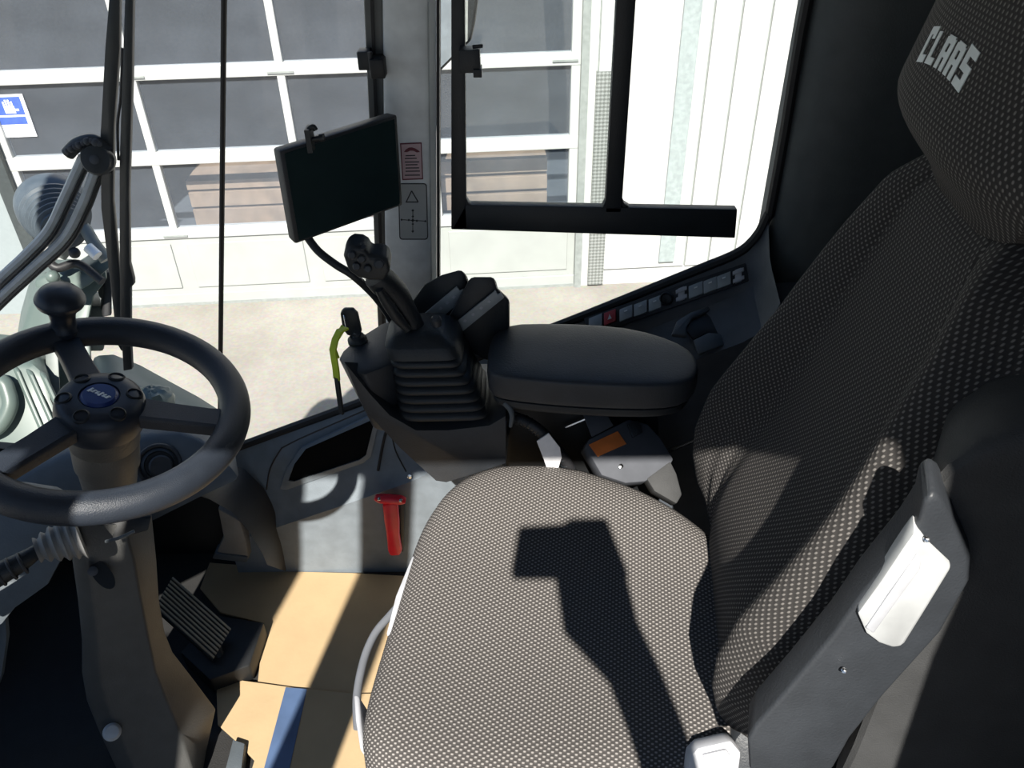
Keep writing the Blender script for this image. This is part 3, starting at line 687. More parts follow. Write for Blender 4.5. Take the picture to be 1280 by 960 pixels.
for i in range(5):
    a = P(28 - 14 * i, 704 + 7 * i, d=1.10); q = MB(); q.torus(a, (P(0, 717, d=1.1) - P(28, 703, d=1.113)), .0145 + .0008 * i, .002, n=24, m2=8); q.build('ridge', charcoal, tl_)

# steering wheel
tw = thing('steering_wheel', 'dark three-spoke steering wheel with a spinner knob on its rim', 'steering wheel', WC)
u_ = V((1, 0, 0)); u_ = (u_ - WN * u_.dot(WN)).normalized(); v_ = WN.cross(u_)
Rr = .1645; rr_ = .0205
q = MB(); q.torus(WC, WN, Rr, rr_, n=96, m2=20); q.build('rim', wheelm, tw)
hub = WC + WN * .012
def wdir(px, py):       # direction in the wheel plane towards a pixel
    p = P(px, py, n=WN, o=WC); d = p - WC; return d.normalized()
for px, py in ((292, 527), (80, 420), (-10, 590)):
    d = wdir(px, py); s_ = WN.cross(d); q = MB(); rings = []
    for k, (r0, wd, h) in enumerate(((.02, .044, .004), (.05, .040, .002), (.09, .036, -.001), (.13, .035, -.003), (Rr, .038, -.003))):
        c = WC + d * r0 + WN * h; rings.append([c + s_ * wd * .5 * a + WN * b_ for a, b_ in ((-.96, -.010), (-1.0, .003), (-.94, .0075), (-.82, .010), (.82, .010), (.94, .0075), (1.0, .003), (.96, -.010))])
    q.loft(rings); q.build('spoke', wheelm, tw)
HC = WC - WN * .008
q = MB(); q.lathe(HC, WN, [(.044, -.018), (.051, -.014), (.0545, -.004), (.055, .010), (.0535, .020), (.050, .028), (.044, .0325), (.032, .034), (.0245, .034), (.0235, .031), (.001, .031)], n=64)
hb = q.build('hub', hubm, tw)
q = MB(); q.lathe(HC + WN * .030, WN, [(.0225, 0), (.0225, .003), (.019, .0065), (.001, .007)], n=40); bd = q.build('badge', badgem, hb)
# pale script on the badge: short slanted strokes
q = MB(); tdir = (wdir(300, 540) * .9 + wdir(100, 650) * .35).normalized(); tper = WN.cross(tdir)
for i in range(6):
    c = HC + WN * .0372 + tdir * (-.0125 + i * .005) ; h = .004 if i in (0, 3) else .0027
    q.obox(c, tdir * .0013, tper * h + tdir * .001, WN * .0006)
    q.obox(c + tdir * .002 + tper * (.0018 if i % 2 else -.0016), tdir * .0013, tper * .0007, WN * .0006)
q.build('script', whitetrim, bd, smooth=False)
for k in range(6):
    a = 2 * PI * k / 6 + .35; c = HC + WN * .0315 + (u_ * math.cos(a) + v_ * math.sin(a)) * .0405
    q = MB(); q.lathe(c, WN + (u_ * math.cos(a) + v_ * math.sin(a)) * .25, [(.0105, -.006), (.0105, .0015), (.0085, .003), (.007, -.001), (.001, -.002)], n=20); q.build('screw_well', blackm, hb)
# spinner knob
kd = wdir(88, 432); kb = WC + kd * Rr + WN * .012
tk = q = MB(); q.lathe(kb, WN, [(.021, -.008), (.021, .002), (.017, .006), (.0155, .014), (.017, .026), (.022, .036), (.0295, .043), (.0315, .0485), (.0315, .0505), (.030, .052), (.0295, .0555), (.024, .0625), (.013, .0665), (.001, .068)], n=48)
q.build('spinner_knob', hubm, tw)

# ================================================================== MONITOR
tm = thing('monitor', 'thin dark display monitor mounted in front of the right pillar', 'monitor', P(435, 290, y=1.15))
TL, TR, BR, BL = P(349, 189, y=1.085), P(497, 143, y=1.215), P(504, 257, y=1.215), P(369, 306, y=1.085)
mnv = (TR - TL).cross(BL - TL).normalized()
if mnv.y > 0: mnv = -mnv
q = MB(); q.hull8([TL, TR, BR, BL], [p - mnv * .024 + (((TL + BR) / 2) - p) * .02 for p in (TL, TR, BR, BL)]); q.build('housing', charcoal, tm, bevel=.004)
ctr = (TL + TR + BR + BL) / 4
q = MB(); q.prism([ctr + (p - ctr) * .93 + mnv * .0003 for p in (TL, TR, BR, BL)], mnv * .0008); q.build('screen', screenm, tm, smooth=False)
q = MB(); c = ctr - mnv * .03; q.lathe(c, -mnv, [(.028, 0), (.028, .008), (.014, .012), (.012, .05)], n=24); q.tube([c - mnv * .045, c - mnv * .06 + V((.03, .01, -.01)), V((xe(EM, 1.0), 1.30, .93))], .011); q.build('bracket', black, tm)
q = MB(); c = P(392, 166, y=1.12); q.box((c.x - .008, 1.10, c.z - .022), (c.x - .001, 1.125, c.z + .010)); q.tube([V((c.x - .004, 1.11, c.z + .008)), V((c.x + .003, 1.11, c.z + .012)), V((c.x + .006, 1.11, c.z + .007))], .0035); q.tube([V((c.x - .002, 1.11, c.z - .006)), V((c.x + .011, 1.11, c.z - .004))], .0035, n=10); q.lathe((c.x + .010, 1.11, c.z - .004), (1, 0, .1), [(.0055, 0), (.0055, .006)], n=14)
q.build('clamp', black, tm)
q = MB(); q.tube([P(384, 296, y=1.11), P(398, 314, y=1.10), P(420, 331, y=1.09), P(442, 345, y=1.09), P(470, 372, y=1.11), P(492, 405, y=1.13), P(500, 425, y=1.14)], .0062, n=12); q.build('cable', black, tm)

# ================================================================== OPERATOR CONSOLE
tcn = thing('operator_console', 'black seat-side operator console carrying the joystick in front of the armrest', 'console', P(555, 600, y=1.05))
fy = 1.0
fr_ = [(430, 452), (462, 492), (487, 519), (520, 538), (560, 538), (612, 532), (632, 520), (632, 579), (600, 590), (558, 603), (545, 601), (500, 560), (455, 512)]
fa = [P(x, y, y=fy) for x, y in fr_]
q = MB(); q.hull8(fa, [V((max(p.x, -.195), p.y + .20, min(p.z, .57))) for p in fa]); q.build('body', charcoal, tcn, bevel=.006)
q = MB(); tp0 = [P(x, y, z=.685) for x, y in ((423, 447), (428, 438), (444, 424), (478, 403), (512, 398), (512, 440), (492, 454), (456, 468), (436, 464))]
bt0 = [V((lerp(p.x, -.185, .35), lerp(p.y, 1.10, .15), .56)) for p in tp0]
q.loft([bt0, tp0]); q.build('ignition_box', charcoal, tcn, bevel=.005)
q = MB(); kc = P(447, 425, z=.687); q.lathe(kc, (0, -.1, 1), [(.016, -.004), (.016, .002), (.012, .006), (.0115, .009), (.001, .009)], n=28); q.build('ignition_lock', black, tcn)
q = MB(); q.lathe(kc, (0, -.1, 1), [(.0075, .007), (.0075, .012), (.001, .0125)], n=20); q.build('lock_barrel', chrome, tcn)
for nm_, pts, y0, dy in (('switch_pod', [(512, 398), (516, 374), (530, 355), (552, 343), (577, 336), (583, 344), (590, 372), (560, 410), (540, 420)], 1.155, .05),
                    ('switch_pod', [(546, 412), (560, 396), (588, 346), (618, 346), (622, 360), (637, 374), (637, 408), (612, 452), (585, 440), (560, 425)], 1.125, .06)):
    q = MB(); q.prism([P(x, y, y=y0) for x, y in pts], (0, dy, -.035)); o = q.build(nm_, black, tcn, bevel=.006)
for pts, y0 in ((((526, 395), (571, 357), (575, 362), (579, 360), (586, 367), (542, 405)), 1.152), (((566, 405), (619, 362), (622, 367), (626, 365), (630, 371), (576, 415), (573, 410), (569, 411)), 1.122)):
    q = MB(); q.prism([P(x, y, y=y0) for x, y in pts], (0, -.004, 0)); o = q.build('button_strip', swm, tcn, bevel=.001)
    a, b_ = V((*pts[0], 0)), V((*pts[1], 0))
    d0 = V(((pts[0][0] + pts[-1][0]) / 2 if len(pts) == 6 else 571, (pts[0][1] + pts[-1][1]) / 2 if len(pts) == 6 else 409, 0)); d1 = V(((pts[1][0] + pts[4][0]) / 2 - 3, (pts[1][1] + pts[4][1]) / 2 + 2, 0))
    for k in range(4):
        c = lerp(d0, d1, .2 + .2 * k); q = MB(); q.prism([P(c.x + a_, c.y + b2, y=y0 - .0042) for a_, b2 in ((-2.4, .6), (0, -2), (2.6, -.6), (.3, 2.2))], (0, -.0006, 0)); q.build('symbol', palep, o, smooth=False)
# joystick
tj = thing('joystick', 'black joystick with ribbed rubber boot on the operator console', 'joystick', P(550, 515, z=.585))
J0 = V((-.108, 1.065, .592)); J1 = V((-.142, 1.075, .725))
q = MB(); rings = []
def sq(c, hx, hy, n=40, e=6.0):
    o = []
    for k in range(n):
        a = 2 * PI * k / n; ca, sa = math.cos(a), math.sin(a)
        o.append(c + V((hx * math.copysign(abs(ca) ** (2 / e), ca), hy * math.copysign(abs(sa) ** (2 / e), sa), 0)))
    return o
nf = 7
for i in range(nf * 6 + 1):
    t0 = i / (nf * 6); c = lerp(J0, J0 + (J1 - J0) * .78, t0); hx = lerp(.072, .052, t0); hy = lerp(.062, .048, t0); w_ = .006 * abs(math.sin(t0 * nf * PI)) ** .6
    rings.append(sq(c, hx + w_ - .003, hy + w_ - .003))
rings += [sq(J0 + (J1 - J0) * t0, hx, hy) for t0, hx, hy in ((.79, .050, .046), (.795, .058, .052), (.93, .056, .050), (.95, .054, .048), (1.04, .040, .036), (1.05, .037, .033), (1.08, .02, .02))]
q.loft(rings); q.build('boot', black, tj)
g0 = P(518, 405, y=1.07); g1 = P(493, 366, y=1.06); g2 = P(470, 344, y=1.05); g3 = P(446, 325, y=1.045)
q = MB(); q.tube([g0 + V((.005, 0, -.015)), lerp(g0, g1, .5), g1, lerp(g1, g2, .6), g2], [.014, .0175, .021, .022, .020], n=20); q.build('grip', black, tj)
q = MB(); q.tube([P(510, 412, y=1.045), P(496, 396, y=1.04), P(484, 378, y=1.035), P(474, 362, y=1.03)], [.006, .009, .009, .006], n=12); q.build('hand_rest', black, tj)
q = MB()
hd = [(429, 322), (432, 313), (440, 309), (451, 310), (458, 314), (463, 322), (478, 321), (486, 328), (488, 340), (480, 352), (462, 352), (447, 348), (435, 340)]
q.prism([P(x, y, y=1.028) for x, y in hd], (0, .034, .008)); hdo = q.build('head', black, tj, bevel=.008, seg=3)
for x, y, r in ((440, 319, .006), (452, 324, .006), (446, 333, .006), (460, 336, .006), (474, 330, .0075)):
    c = P(x, y, y=1.026); q = MB(); q.lathe(c, (.1, -1, .35), [(r, -.004), (r, .003), (r * .7, .005), (.0005, .005)], n=18); q.build('button', charcoal, hdo)
q = MB(); q.lathe(P(453, 311, y=1.035), (0, -.2, 1), [(.006, -.004), (.006, .004), (.001, .006)], n=16); q.build('thumb_switch', charcoal, hdo)
q = MB(); q.lathe(P(545, 398, y=1.045), (0, -.2, 1), [(.008, -.012), (.008, .0), (.005, .003), (.001, .003)], n=18); o = q.build('rubber_plug', charcoal, tj)
# key with lanyard
tkk = thing('ignition_key', 'black-headed ignition key in the console lock', 'key', kc)
q = MB(); q.prism([P(x, y, y=kc.y) for x, y in ((425, 392), (429, 387), (441, 387), (447, 393), (452, 416), (448, 421), (434, 420), (428, 412))], (0, .010, 0)); q.build('key_head', black, tkk, bevel=.003)
q = MB(); q.tube([P(441, 417, y=kc.y + .004), kc + V((0, 0, .01))], .0035, n=8); q.build('key_blade', chrome, tkk)
q = MB(); rc_ = P(431, 402, y=kc.y - .004); q.torus(rc_, (1, .3, 0), .011, .0012, n=28, m2=8); q.build('key_ring', chrome, tkk)
tln = thing('lanyard', 'lime green and black lanyard hanging from the key ring', 'lanyard', P(424, 480, y=1.02))
def ribbon(mb, pts, wd, th_=.0015):
    rings = []
    for i, p in enumerate(pts):
        d = (pts[min(i + 1, len(pts) - 1)] - pts[max(i - 1, 0)]).normalized(); s_ = V((.8, -.5, .15)); s_ = (s_ - d * s_.dot(d)).normalized(); n_ = d.cross(s_)
        rings.append([p + s_ * wd + n_ * th_, p - s_ * wd + n_ * th_, p - s_ * wd - n_ * th_, p + s_ * wd - n_ * th_])
    return mb.loft(rings)
q = MB(); ribbon(q, [P(x, y, y=yy) for x, y, yy in ((433, 410, 1.04), (424, 414, 1.03), (419, 425, 1.025), (416, 438, 1.02), (418, 450, 1.02), (420, 462, 1.02), (421, 474, 1.02))], .006)
ribbon(q, [P(x, y, y=yy) for x, y, yy in ((430, 408, 1.045), (420, 424, 1.035), (417, 436, 1.03), (421, 447, 1.03))], .005); q.build('webbing', limem, tln)
q = MB(); ribbon(q, [P(x, y, y=1.02) for x, y in ((421, 472), (423, 488), (425, 502), (427, 517))], .004, .002); q.build('webbing_tail', black, tln)

# armrest
ta = thing('armrest', 'padded black right armrest with rounded end over the switch shelf', 'armrest', P(740, 500, z=.62))
ol = [(608, 466), (609, 440), (614, 418), (632, 406), (662, 404), (760, 406), (812, 415), (853, 430), (871, 444), (875, 462), (868, 476), (845, 484), (780, 484), (700, 480), (640, 474), (618, 470)]
zt = .685; top_ = [P(x, y, z=zt) for x, y in ol]; cen = sum(top_, V()) / len(top_)
def ringz(sc_, z): return [V((cen.x + (p.x - cen.x) * sc_, cen.y + (p.y - cen.y) * sc_, z)) for p in top_]
q = MB(); q.loft([ringz(.9, zt - .046), ringz(.97, zt - .044), ringz(1.0, zt - .036), ringz(1.005, zt - .022), ringz(1.0, zt - .006), ringz(.995, zt - .001), ringz(.975, zt + .002), ringz(.90, zt + .004), ringz(.6, zt + .007), ringz(.2, zt + .008)])
q.build('pad', charcoal, ta, sub=1)
q = MB(); q.loft([ringz(.80, zt - .066), ringz(.93, zt - .062), ringz(.955, zt - .056), ringz(.955, zt - .046), ringz(.9, zt - .044)]); q.build('pad_base', black, ta, sub=1)
q = MB(); q.prism([(-.03, 1.06, .30), (.27, 1.06, .30), (.24, 1.06, .62), (.0, 1.06, .62)], (0, .07, 0)); q.build('support', blackm, ta, bevel=.01)
for a_, b_, r_ in ((P(706, 534, y=1.05), P(735, 522, y=1.05), .003), (P(832, 565, y=1.045), P(872, 548, y=1.045), .004)):
    q = MB(); q.tube([a_, b_], r_, n=8); q.build('slide_rod', chrome, ta)
q = MB(); q.tube([P(631, 503, y=1.0), P(637, 510, y=.995), P(640, 520, y=.99), P(638, 533, y=.99)], [.006, .005, .004, .003], n=10); q.build('tilt_lever', slate, ta)
# control box with orange label
nb = V((.08, -.62, .78)).normalized(); ob = P(790, 560, y=1.0)
tb = thing('control_box', 'grey metal box with an orange label below the armrest', 'box', P(800, 600, n=nb, o=ob))
def nbp(x, y, k=0): return P(x, y, n=nb, o=ob + nb * k)
q = MB(); q.prism([nbp(x, y) for x, y in ((731, 558), (736, 549), (786, 524), (810, 530), (826, 548), (842, 574), (834, 588), (806, 602), (782, 604), (752, 594))], -nb * .05); q.build('cover', steel, tb, bevel=.003)
q = MB(); q.prism([nbp(x, y, .0008) for x, y in ((736, 556), (772, 539), (783, 555), (747, 571))], nb * .0008); o = q.build('warning_sticker', orangem, tb, smooth=False); o['label'] = 'orange sticker'
q = MB(); q.prism([nbp(x, y, .0) for x, y in ((727, 513), (734, 511), (738, 520), (746, 519), (748, 510), (754, 510), (767, 532), (740, 546))], -nb * .004); q.build('mounting_tab', steel, tb, bevel=.001)
q = MB(); q.prism([nbp(x, y, .001) for x, y in ((808, 598), (838, 576), (846, 592), (853, 618), (846, 630), (818, 614))], -nb * .03); q.build('lower_flap', shellm, tb, bevel=.003)
for x, y in ((776, 583), (797, 535)):
    q = MB(); q.lathe(nbp(x, y), nb, [(.004, -.002), (.004, .002), (.001, .003)], n=14); q.build('screw', chrome, tb)
q = MB(); q.prism([nbp(x, y, .001) for x, y in ((783, 531), (797, 526), (803, 541), (790, 548))], nb * .006); q.build('lock_button', black, tb, bevel=.002)
# cable loom and its tag
q = MB(); lm = [P(x, y, y=yy) for x, y, yy in ((622, 512, 1.06), (640, 521, 1.03), (660, 528, 1.01), (678, 541, 1.0), (695, 560, 1.0), (715, 590, 1.0), (725, 620, 1.02))]
q.tube(lm, .009, n=12)
lo = tag(q.build('cable_loom', hosem), 'black corrugated cable loom bent below the armrest', 'cable')
q = MB()
for i in range(26):
    k = i / 26 * (len(lm) - 1); j = min(int(k), len(lm) - 2); c = lerp(lm[j], lm[j + 1], k - j); q.torus(c, lm[j + 1] - lm[j], .0092, .0014, n=14, m2=6)
q.build('ribs', black, lo)
q = MB(); q.prism([P(x, y, y=.985) for x, y in ((686, 542), (700, 560), (702, 572), (697, 588), (684, 586), (678, 570), (671, 552))], (0, .002, 0)); tag(q.build('paper_tag', tagm, smooth=False), 'crumpled white tag hanging on the cable loom', 'tag')

# emergency hammer
te = thing('emergency_hammer', 'red emergency hammer clipped upright to the grey side wall', 'hammer', P(490, 690, y=1.2))
yh = 1.205
q = MB(); q.prism([P(x, y, y=yh) for x, y in ((479, 626), (498, 625), (500, 648), (500, 664), (503, 684), (501, 689), (489, 690), (486, 684), (484, 664), (481, 645))], (0, -.016, .003)); q.build('handle', redm, te, bevel=.005)
q = MB(); q.tube([P(469, 621, y=yh - .008), P(475, 623, y=yh - .008), P(488, 624, y=yh - .008), P(501, 625, y=yh - .008), P(507, 626, y=yh - .008)], [.006, .010, .011, .010, .006], n=14); q.build('head', redm, te)
for x, y in ((474, 623), (501, 625)):
    q = MB(); q.lathe(P(x, y, y=yh - .016), (0, -1, .2), [(.0035, 0), (.0035, .004), (.001, .006)], n=12); q.build('steel_tip', chrome, te)
q = MB(); q.prism([P(x, y, y=1.218) for x, y in ((500, 624), (507, 624), (506, 660), (505, 685), (501, 685))], (0, -.012, 0)); q.build('wall_clip', black, te, bevel=.002)
q = MB(); q.lathe(P(512, 595, y=1.218), (0, -1, .2), [(.005, 0), (.005, .003), (.001, .004)], n=14); tag(q.build('panel_screw', chrome), 'small chrome screw in the wall panel above the red hammer', 'screw')

# ================================================================== DRIVER SEAT
SA = math.radians(8); EX = V((math.cos(SA), -math.sin(SA), 0)); EY = V((math.sin(SA), math.cos(SA), 0)); SO = V((.06, .75, 0))
def sp_(x, y, z): return SO + EX * x + EY * y + V((0, 0, z))
LEAN = math.tan(math.radians(13))
tsx = thing('driver_seat', 'dark dotted cloth driver seat with high backrest and headrest', 'seat', sp_(0, 0, 0))
# cushion
nth = 96
def outl(k):
    a = 2 * PI * k / nth; ca, sa = math.cos(a), math.sin(a); e = 3.5 if math.sin(a) > 0 else 7.0
    x = math.copysign(abs(ca) ** (2 / e), ca); y = math.copysign(abs(sa) ** (2 / e), sa)
    X = .02 + x * .240; hw = interp([(-.24, .235), (-.12, .250), (.0, .250), (.11, .215), (.22, .170), (.3, .16)], X)
    return X, y * hw * 1.15 - .036
rows, uvs = [], []
prf = [(.03, .500, 0), (.2, .500, 0), (.4, .5005, 0), (.6, .502, 0), (.75, .504, 0), (.86, .504, 0), (.93, .500, .003), (.97, .493, .008), (.995, .480, .02), (1.0, .462, .04), (.99, .44, .06), (.95, .425, .08), (.6, .42, .1), (.2, .42, .1)]
for s_, z, ex in prf:
    r_, u2 = [], []
    for k in range(nth):
        x, y = outl(k); sx = .02 + (x - .02) * s_; sy = -.036 + (y + .036) * s_
        zz = z + (.010 * sstep(.05, .25, abs(sy + .036)) if s_ < .99 else .006) * (1 if z > .47 else 0) + .006 * sstep(.05, .25, -sx) * (z > .47)
        r_.append(sp_(sx, sy, zz)); rad = math.hypot(sx, sy) or 1
        u2.append((sy * (1 + ex / rad), sx * (1 + ex / rad)))
    rows.append(r_); uvs.append(u2)
gridmesh('seat_cushion', rows, uvs, cloth, tsx)
q = MB(); rings = []
for s_, z in ((.93, .44), (.97, .438), (.975, .425), (.96, .40), (.9, .385)): rings.append([sp_(.02 + (outl(k)[0] - .02) * s_ - .004, outl(k)[1] * s_, z) for k in range(nth)])
q.loft(rings); q.build('cushion_pan', blackm, tsx)
q = MB(); q.prism([P(x, y, z=.496) for x, y in ((515, 694), (528, 697), (506, 778), (490, 792), (482, 793), (494, 745))], (.012, .0, -.05)); q.build('front_trim', palep, tsx, bevel=.003)
q = MB(); q.prism([P(x, y, z=.488) for x, y in ((442, 868), (449, 870), (451, 900), (455, 935), (450, 938), (444, 900))], (.012, .0, -.05)); q.build('front_trim', palep, tsx, bevel=.003)
q = MB(); rings = []
for s_, z in ((.8, .39), (.78, .30), (.7, .18), (.72, .06), (.8, .012)): rings.append([sp_(.06 + (outl(k)[0] - .02) * s_, outl(k)[1] * s_, z) for k in range(nth)])
q.loft(rings); q.build('suspension_base', blackm, tsx)
q = MB(); q.tube([P(x, y, z=.415) for x, y in ((500, 755), (485, 772), (470, 790), (458, 815), (450, 845), (446, 875), (447, 910))], .0058, n=12); q.build('adjuster_bar', greyp, tsx)
# backrest
HW = [(.44, .17), (.455, .205), (.475, .222), (.515, .240), (.589, .250), (.667, .252), (.741, .250), (.821, .240), (.892, .225), (.986, .198), (1.052, .168), (1.09, .135), (1.115, .09), (1.125, .05)]
BOL = [(.44, .0), (.47, .0), (.505, .012), (.54, .038), (.587, .060), (.636, .073), (.70, .075), (.773, .058), (.85, .042), (.95, .030), (1.05, .016), (1.1, .005)]
THK = [(.44, .05), (.46, .08), (.50, .10), (.9, .10), (1.05, .085), (1.1, .06), (1.125, .03)]
NB = 132
def back_off(u, z):
    b = interp(BOL, z); a = abs(u)
    lum = .030 * math.exp(-((z - .60) / .11) ** 2) * (1 - sstep(.35, .75, a))
    return -b * sstep(.46, .80, a) - lum + .055 * sstep(.80, 1.0, a) + .0055 * math.exp(-((a - .56) / .016) ** 2) + .0045 * math.exp(-((a - .64) / .014) ** 2) * sstep(.78, .68, z)
rows, uvs = [], []
zs = [.44 + (1.125 - .44) * i / 70 for i in range(71)]
for z in zs:
    hw = interp(HW, z); th_ = interp(THK, z); bx = .225 + (z - .5) * LEAN + (.03 * sstep(.50, .44, z) + .02 * sstep(1.05, 1.125, z)); r_, u2 = [], []; nfv = 90; al = -hw; prev = None
    for k in range(nfv):
        u = -1 + 2 * k / (nfv - 1); y = u * hw; x = bx + back_off(u, z) * min(1, hw / .16)
        p = (x, y)
        if prev: al += math.hypot(x - prev[0], y - prev[1])
        prev = p; r_.append(sp_(x, y, z)); u2.append([al, z * 1.026])
    mid = (u2[0][0] + u2[-1][0]) / 2
    for w_ in u2: w_[0] -= mid
    for k in range(NB - nfv):
        t0 = (k + 1) / (NB - nfv + 1); a = PI * t0; y = hw * math.cos(a) * 1.0; yy = math.copysign(abs(math.cos(a)) ** .5, math.cos(a)) * hw
        x = bx + .035 + (th_ - .035) * math.sin(a) ** .5; r_.append(sp_(x, yy, z)); u2.append([hw + .2 * t0 + .1, z * 1.026])
    rows.append(r_); uvs.append(u2)
gridmesh('backrest', rows, uvs, cloth_back_shade, tsx)
# headrest
HZ = [(1.075, .06), (1.085, .10), (1.10, .133), (1.13, .166), (1.17, .187), (1.22, .197), (1.28, .200), (1.33, .19), (1.37, .16), (1.39, .12), (1.40, .06)]
def hr_x(y, z):
    return .225 + (z - .5) * LEAN - .070 + .075 * sstep(1.16, 1.06, z) + .022 * (abs(y) / .15) ** 2.5 + .03 * sstep(1.33, 1.40, z)
rows, uvs = [], []
for i in range(51):
    z = 1.075 + .325 * i / 50; hw = interp(HZ, z); r_, u2 = [], []
    for k in range(50):
        u = -1 + 2 * k / 49; y = hw * math.copysign(abs(u) ** .9, u); r_.append(sp_(hr_x(y, z), y, z)); u2.append([y, z])
    for k in range(22):
        a = PI * (k + 1) / 23; yy = math.copysign(abs(math.cos(a)) ** .5, math.cos(a)) * hw; x0 = hr_x(hw, z); x = x0 + .085 * math.sin(a) ** .5 * sstep(1.06, 1.12, z) + .01; r_.append(sp_(x, yy, z)); u2.append([hw + .15 * k / 22, z])
    rows.append(r_); uvs.append(u2)
hr = gridmesh('headrest', rows, uvs, cloth_back_shade, tsx)
# stitched lettering CLAAS on the headrest
def stroke(mb, pts, y0, sc_h, sc_w):
    """polygon in letter space (0..1, 0..1) wrapped on the headrest"""
    f_ = []
    for a, b_ in pts:
        yy = y0 - (a * sc_w) + (b_ - .5) * -.008 * 0; zz0 = LB(yy); zz = zz0 + b_ * sc_h + 0
        f_.append((yy, zz))
    vs = [mb.b.verts.new(sp_(hr_x(y, z) - .0007, y, z)) for y, z in f_]; vt = [mb.b.verts.new(sp_(hr_x(y, z) + .002, y, z)) for y, z in f_]
    n = len(vs); mb.b.faces.new(vs); mb.b.faces.new(vt[::-1])
    for i in range(n): mb.b.faces.new((vs[i], vt[i], vt[(i + 1) % n], vs[(i + 1) % n]))
def LB(y): return 1.186 + .008 * (1 - (y / .07) ** 2)
T = .34; H = .22
def rect(a0, b0, a1, b1): return [(a0, b0), (a1, b0), (a1, b1), (a0, b1)]
LET = {'C': [rect(0, 0, T, 1), rect(T, 0, .86, H), rect(T, 1 - H, .9, 1), rect(.9 - T, 1 - H - .12, .9, 1 - H)],
       'L': [rect(0, 0, T, 1), rect(T, 0, .82, H)],
       'A': [rect(.0, 0, T, 1 - H * .3), rect(.92 - T, 0, .92, 1 - H * .3), rect(.12, 1 - H, .80, 1), rect(T, .36, .92 - T, .52)],
       'S': [rect(0, 1 - H, .88, 1), rect(0, .5, T, 1 - H), rect(0, .40, .88, .60), rect(.88 - T, .15, .88, .42), rect(0, 0, .88, H)]}
lw = .0222
for i, ch in enumerate('CLAAS'):
    q = MB()
    for pg in LET[ch]: stroke(q, pg,   .074 - i * .0254, .0285 * (1.08 if i in (0, 4) else .95), lw)
    q.build('letter', logo, hr, smooth=False)
# raised left armrest beside the backrest
def ld(py): return .600 + (py - 640) * .00054
ar = [(936, 965), (934, 925), (944, 908), (985, 862), (1040, 796), (1076, 745), (1128, 682), (1148, 652), (1153, 628), (1166, 618), (1178, 626), (1196, 662), (1214, 700), (1212, 728), (1176, 792), (1104, 872), (1062, 925), (1040, 965)]
q = MB(); a = [P(x, y, d=ld(y)) for x, y in ar]; q.prism(a, V((.25, .86, .15)).normalized() * .040); lam = q.build('raised_armrest', charcoal, tsx, bevel=.012, seg=3)
ins = [(1071, 768), (1100, 728), (1128, 686), (1143, 665), (1190, 711), (1160, 760), (1130, 808), (1118, 812), (1098, 805), (1082, 793)]
q = MB(); q.prism([P(x, y, d=ld(y) - .010) for x, y in ins], V((.25, .86, .15)).normalized() * .02); si = q.build('insert', silver, lam, bevel=.004); si['label'] = 'silver insert'
q = MB(); q.prism([P(x, y, d=ld(y) - .012) for x, y in ((1146, 692), (1152, 700), (1150, 712), (1092, 792), (1082, 785))], V((.25, .86, .15)).normalized() * .004); q.build('finger_recess', palep, si, bevel=.001)
for x, y in ((1158, 674), (1055, 838)):
    c = P(x, y, d=ld(y) - .008); q = MB(); q.lathe(c, (CAM - c), [(.0025, 0), (.0025, .002), (.0005, .003)], n=12); q.build('pin', chrome, lam)
# backrest side shell
sh = [(1166, 604), (1180, 589), (1222, 563), (1280, 544), (1380, 520), (1380, 1010), (1030, 1010), (1062, 940), (1090, 868), (1120, 800), (1140, 720), (1150, 650)]
def sd(y): return .612 + (y - 600) * .00052
q = MB(); q.prism([P(x, y, d=sd(y)) for x, y in sh], V((.45, .80, .1)).normalized() * .10); q.build('backrest_shell', shellm, tsx, bevel=.016, seg=3)
q = MB(); q.prism([P(x, y, d=.91) for x, y in ((918, 925), (934, 905), (968, 895), (1010, 905), (1030, 1000), (900, 1000))], V((.1, .8, -.3)) * .06); q.build('recliner_cover', charcoal, tsx, bevel=.008)
tbk = thing('belt_buckle', 'pale grey seat belt buckle beside the cushion', 'buckle', P(900, 960, d=.9))
q = MB(); q.prism([P(x, y, d=.885) for x, y in ((858, 965), (862, 945), (872, 935), (914, 925), (928, 941), (924, 970), (915, 1000), (862, 1000))], V((.05, .75, -.55)) * .03); q.build('housing', palep, tbk, bevel=.006)
q = MB(); q.prism([P(x, y, d=.881) for x, y in ((878, 944), (908, 937), (914, 946), (884, 955))], V((.05, .75, -.55)) * .006); q.build('release_button', palep, tbk, bevel=.002)

# ================================================================== DOOR SIDE: ADDED SHADOW CASTER (unseen, stands in for a held camera and forearm)
tmr = thing('seat_shadow_caster', 'added unseen shadow caster shaped like a held camera and forearm', 'mirror', (.16, -.07, 0))
q = MB(); q.prism([(-.073, -.075, 1.33), (-.068, -.075, 1.418), (0.0, -.075, 1.422), (.008, -.075, 1.433), (.066, -.075, 1.433), (.094, -.075, 1.325)], (0, .022, 0)); q.build('head', black, tmr, bevel=.006)
q = MB(); q.prism([(-.062, -.076, 1.338), (-.058, -.076, 1.41), (.06, -.076, 1.42), (.08, -.076, 1.335)], (0, -.002, 0)); q.build('glass', mirr, tmr, smooth=False)
q = MB(); q.loft([[V((x0, -.085, z)), V((x1, -.085, z)), V((x1, -.05, z)), V((x0, -.05, z))] for x0, x1, z in ((-.012, .088, 1.34), (.002, .102, 1.244), (.058, .126, 1.17), (.078, .143, 1.108), (.088, .152, 1.07), (.12, .18, .9), (.14, .20, .6), (.14, .20, .0))]); q.build('arm', black, tmr, bevel=.01)
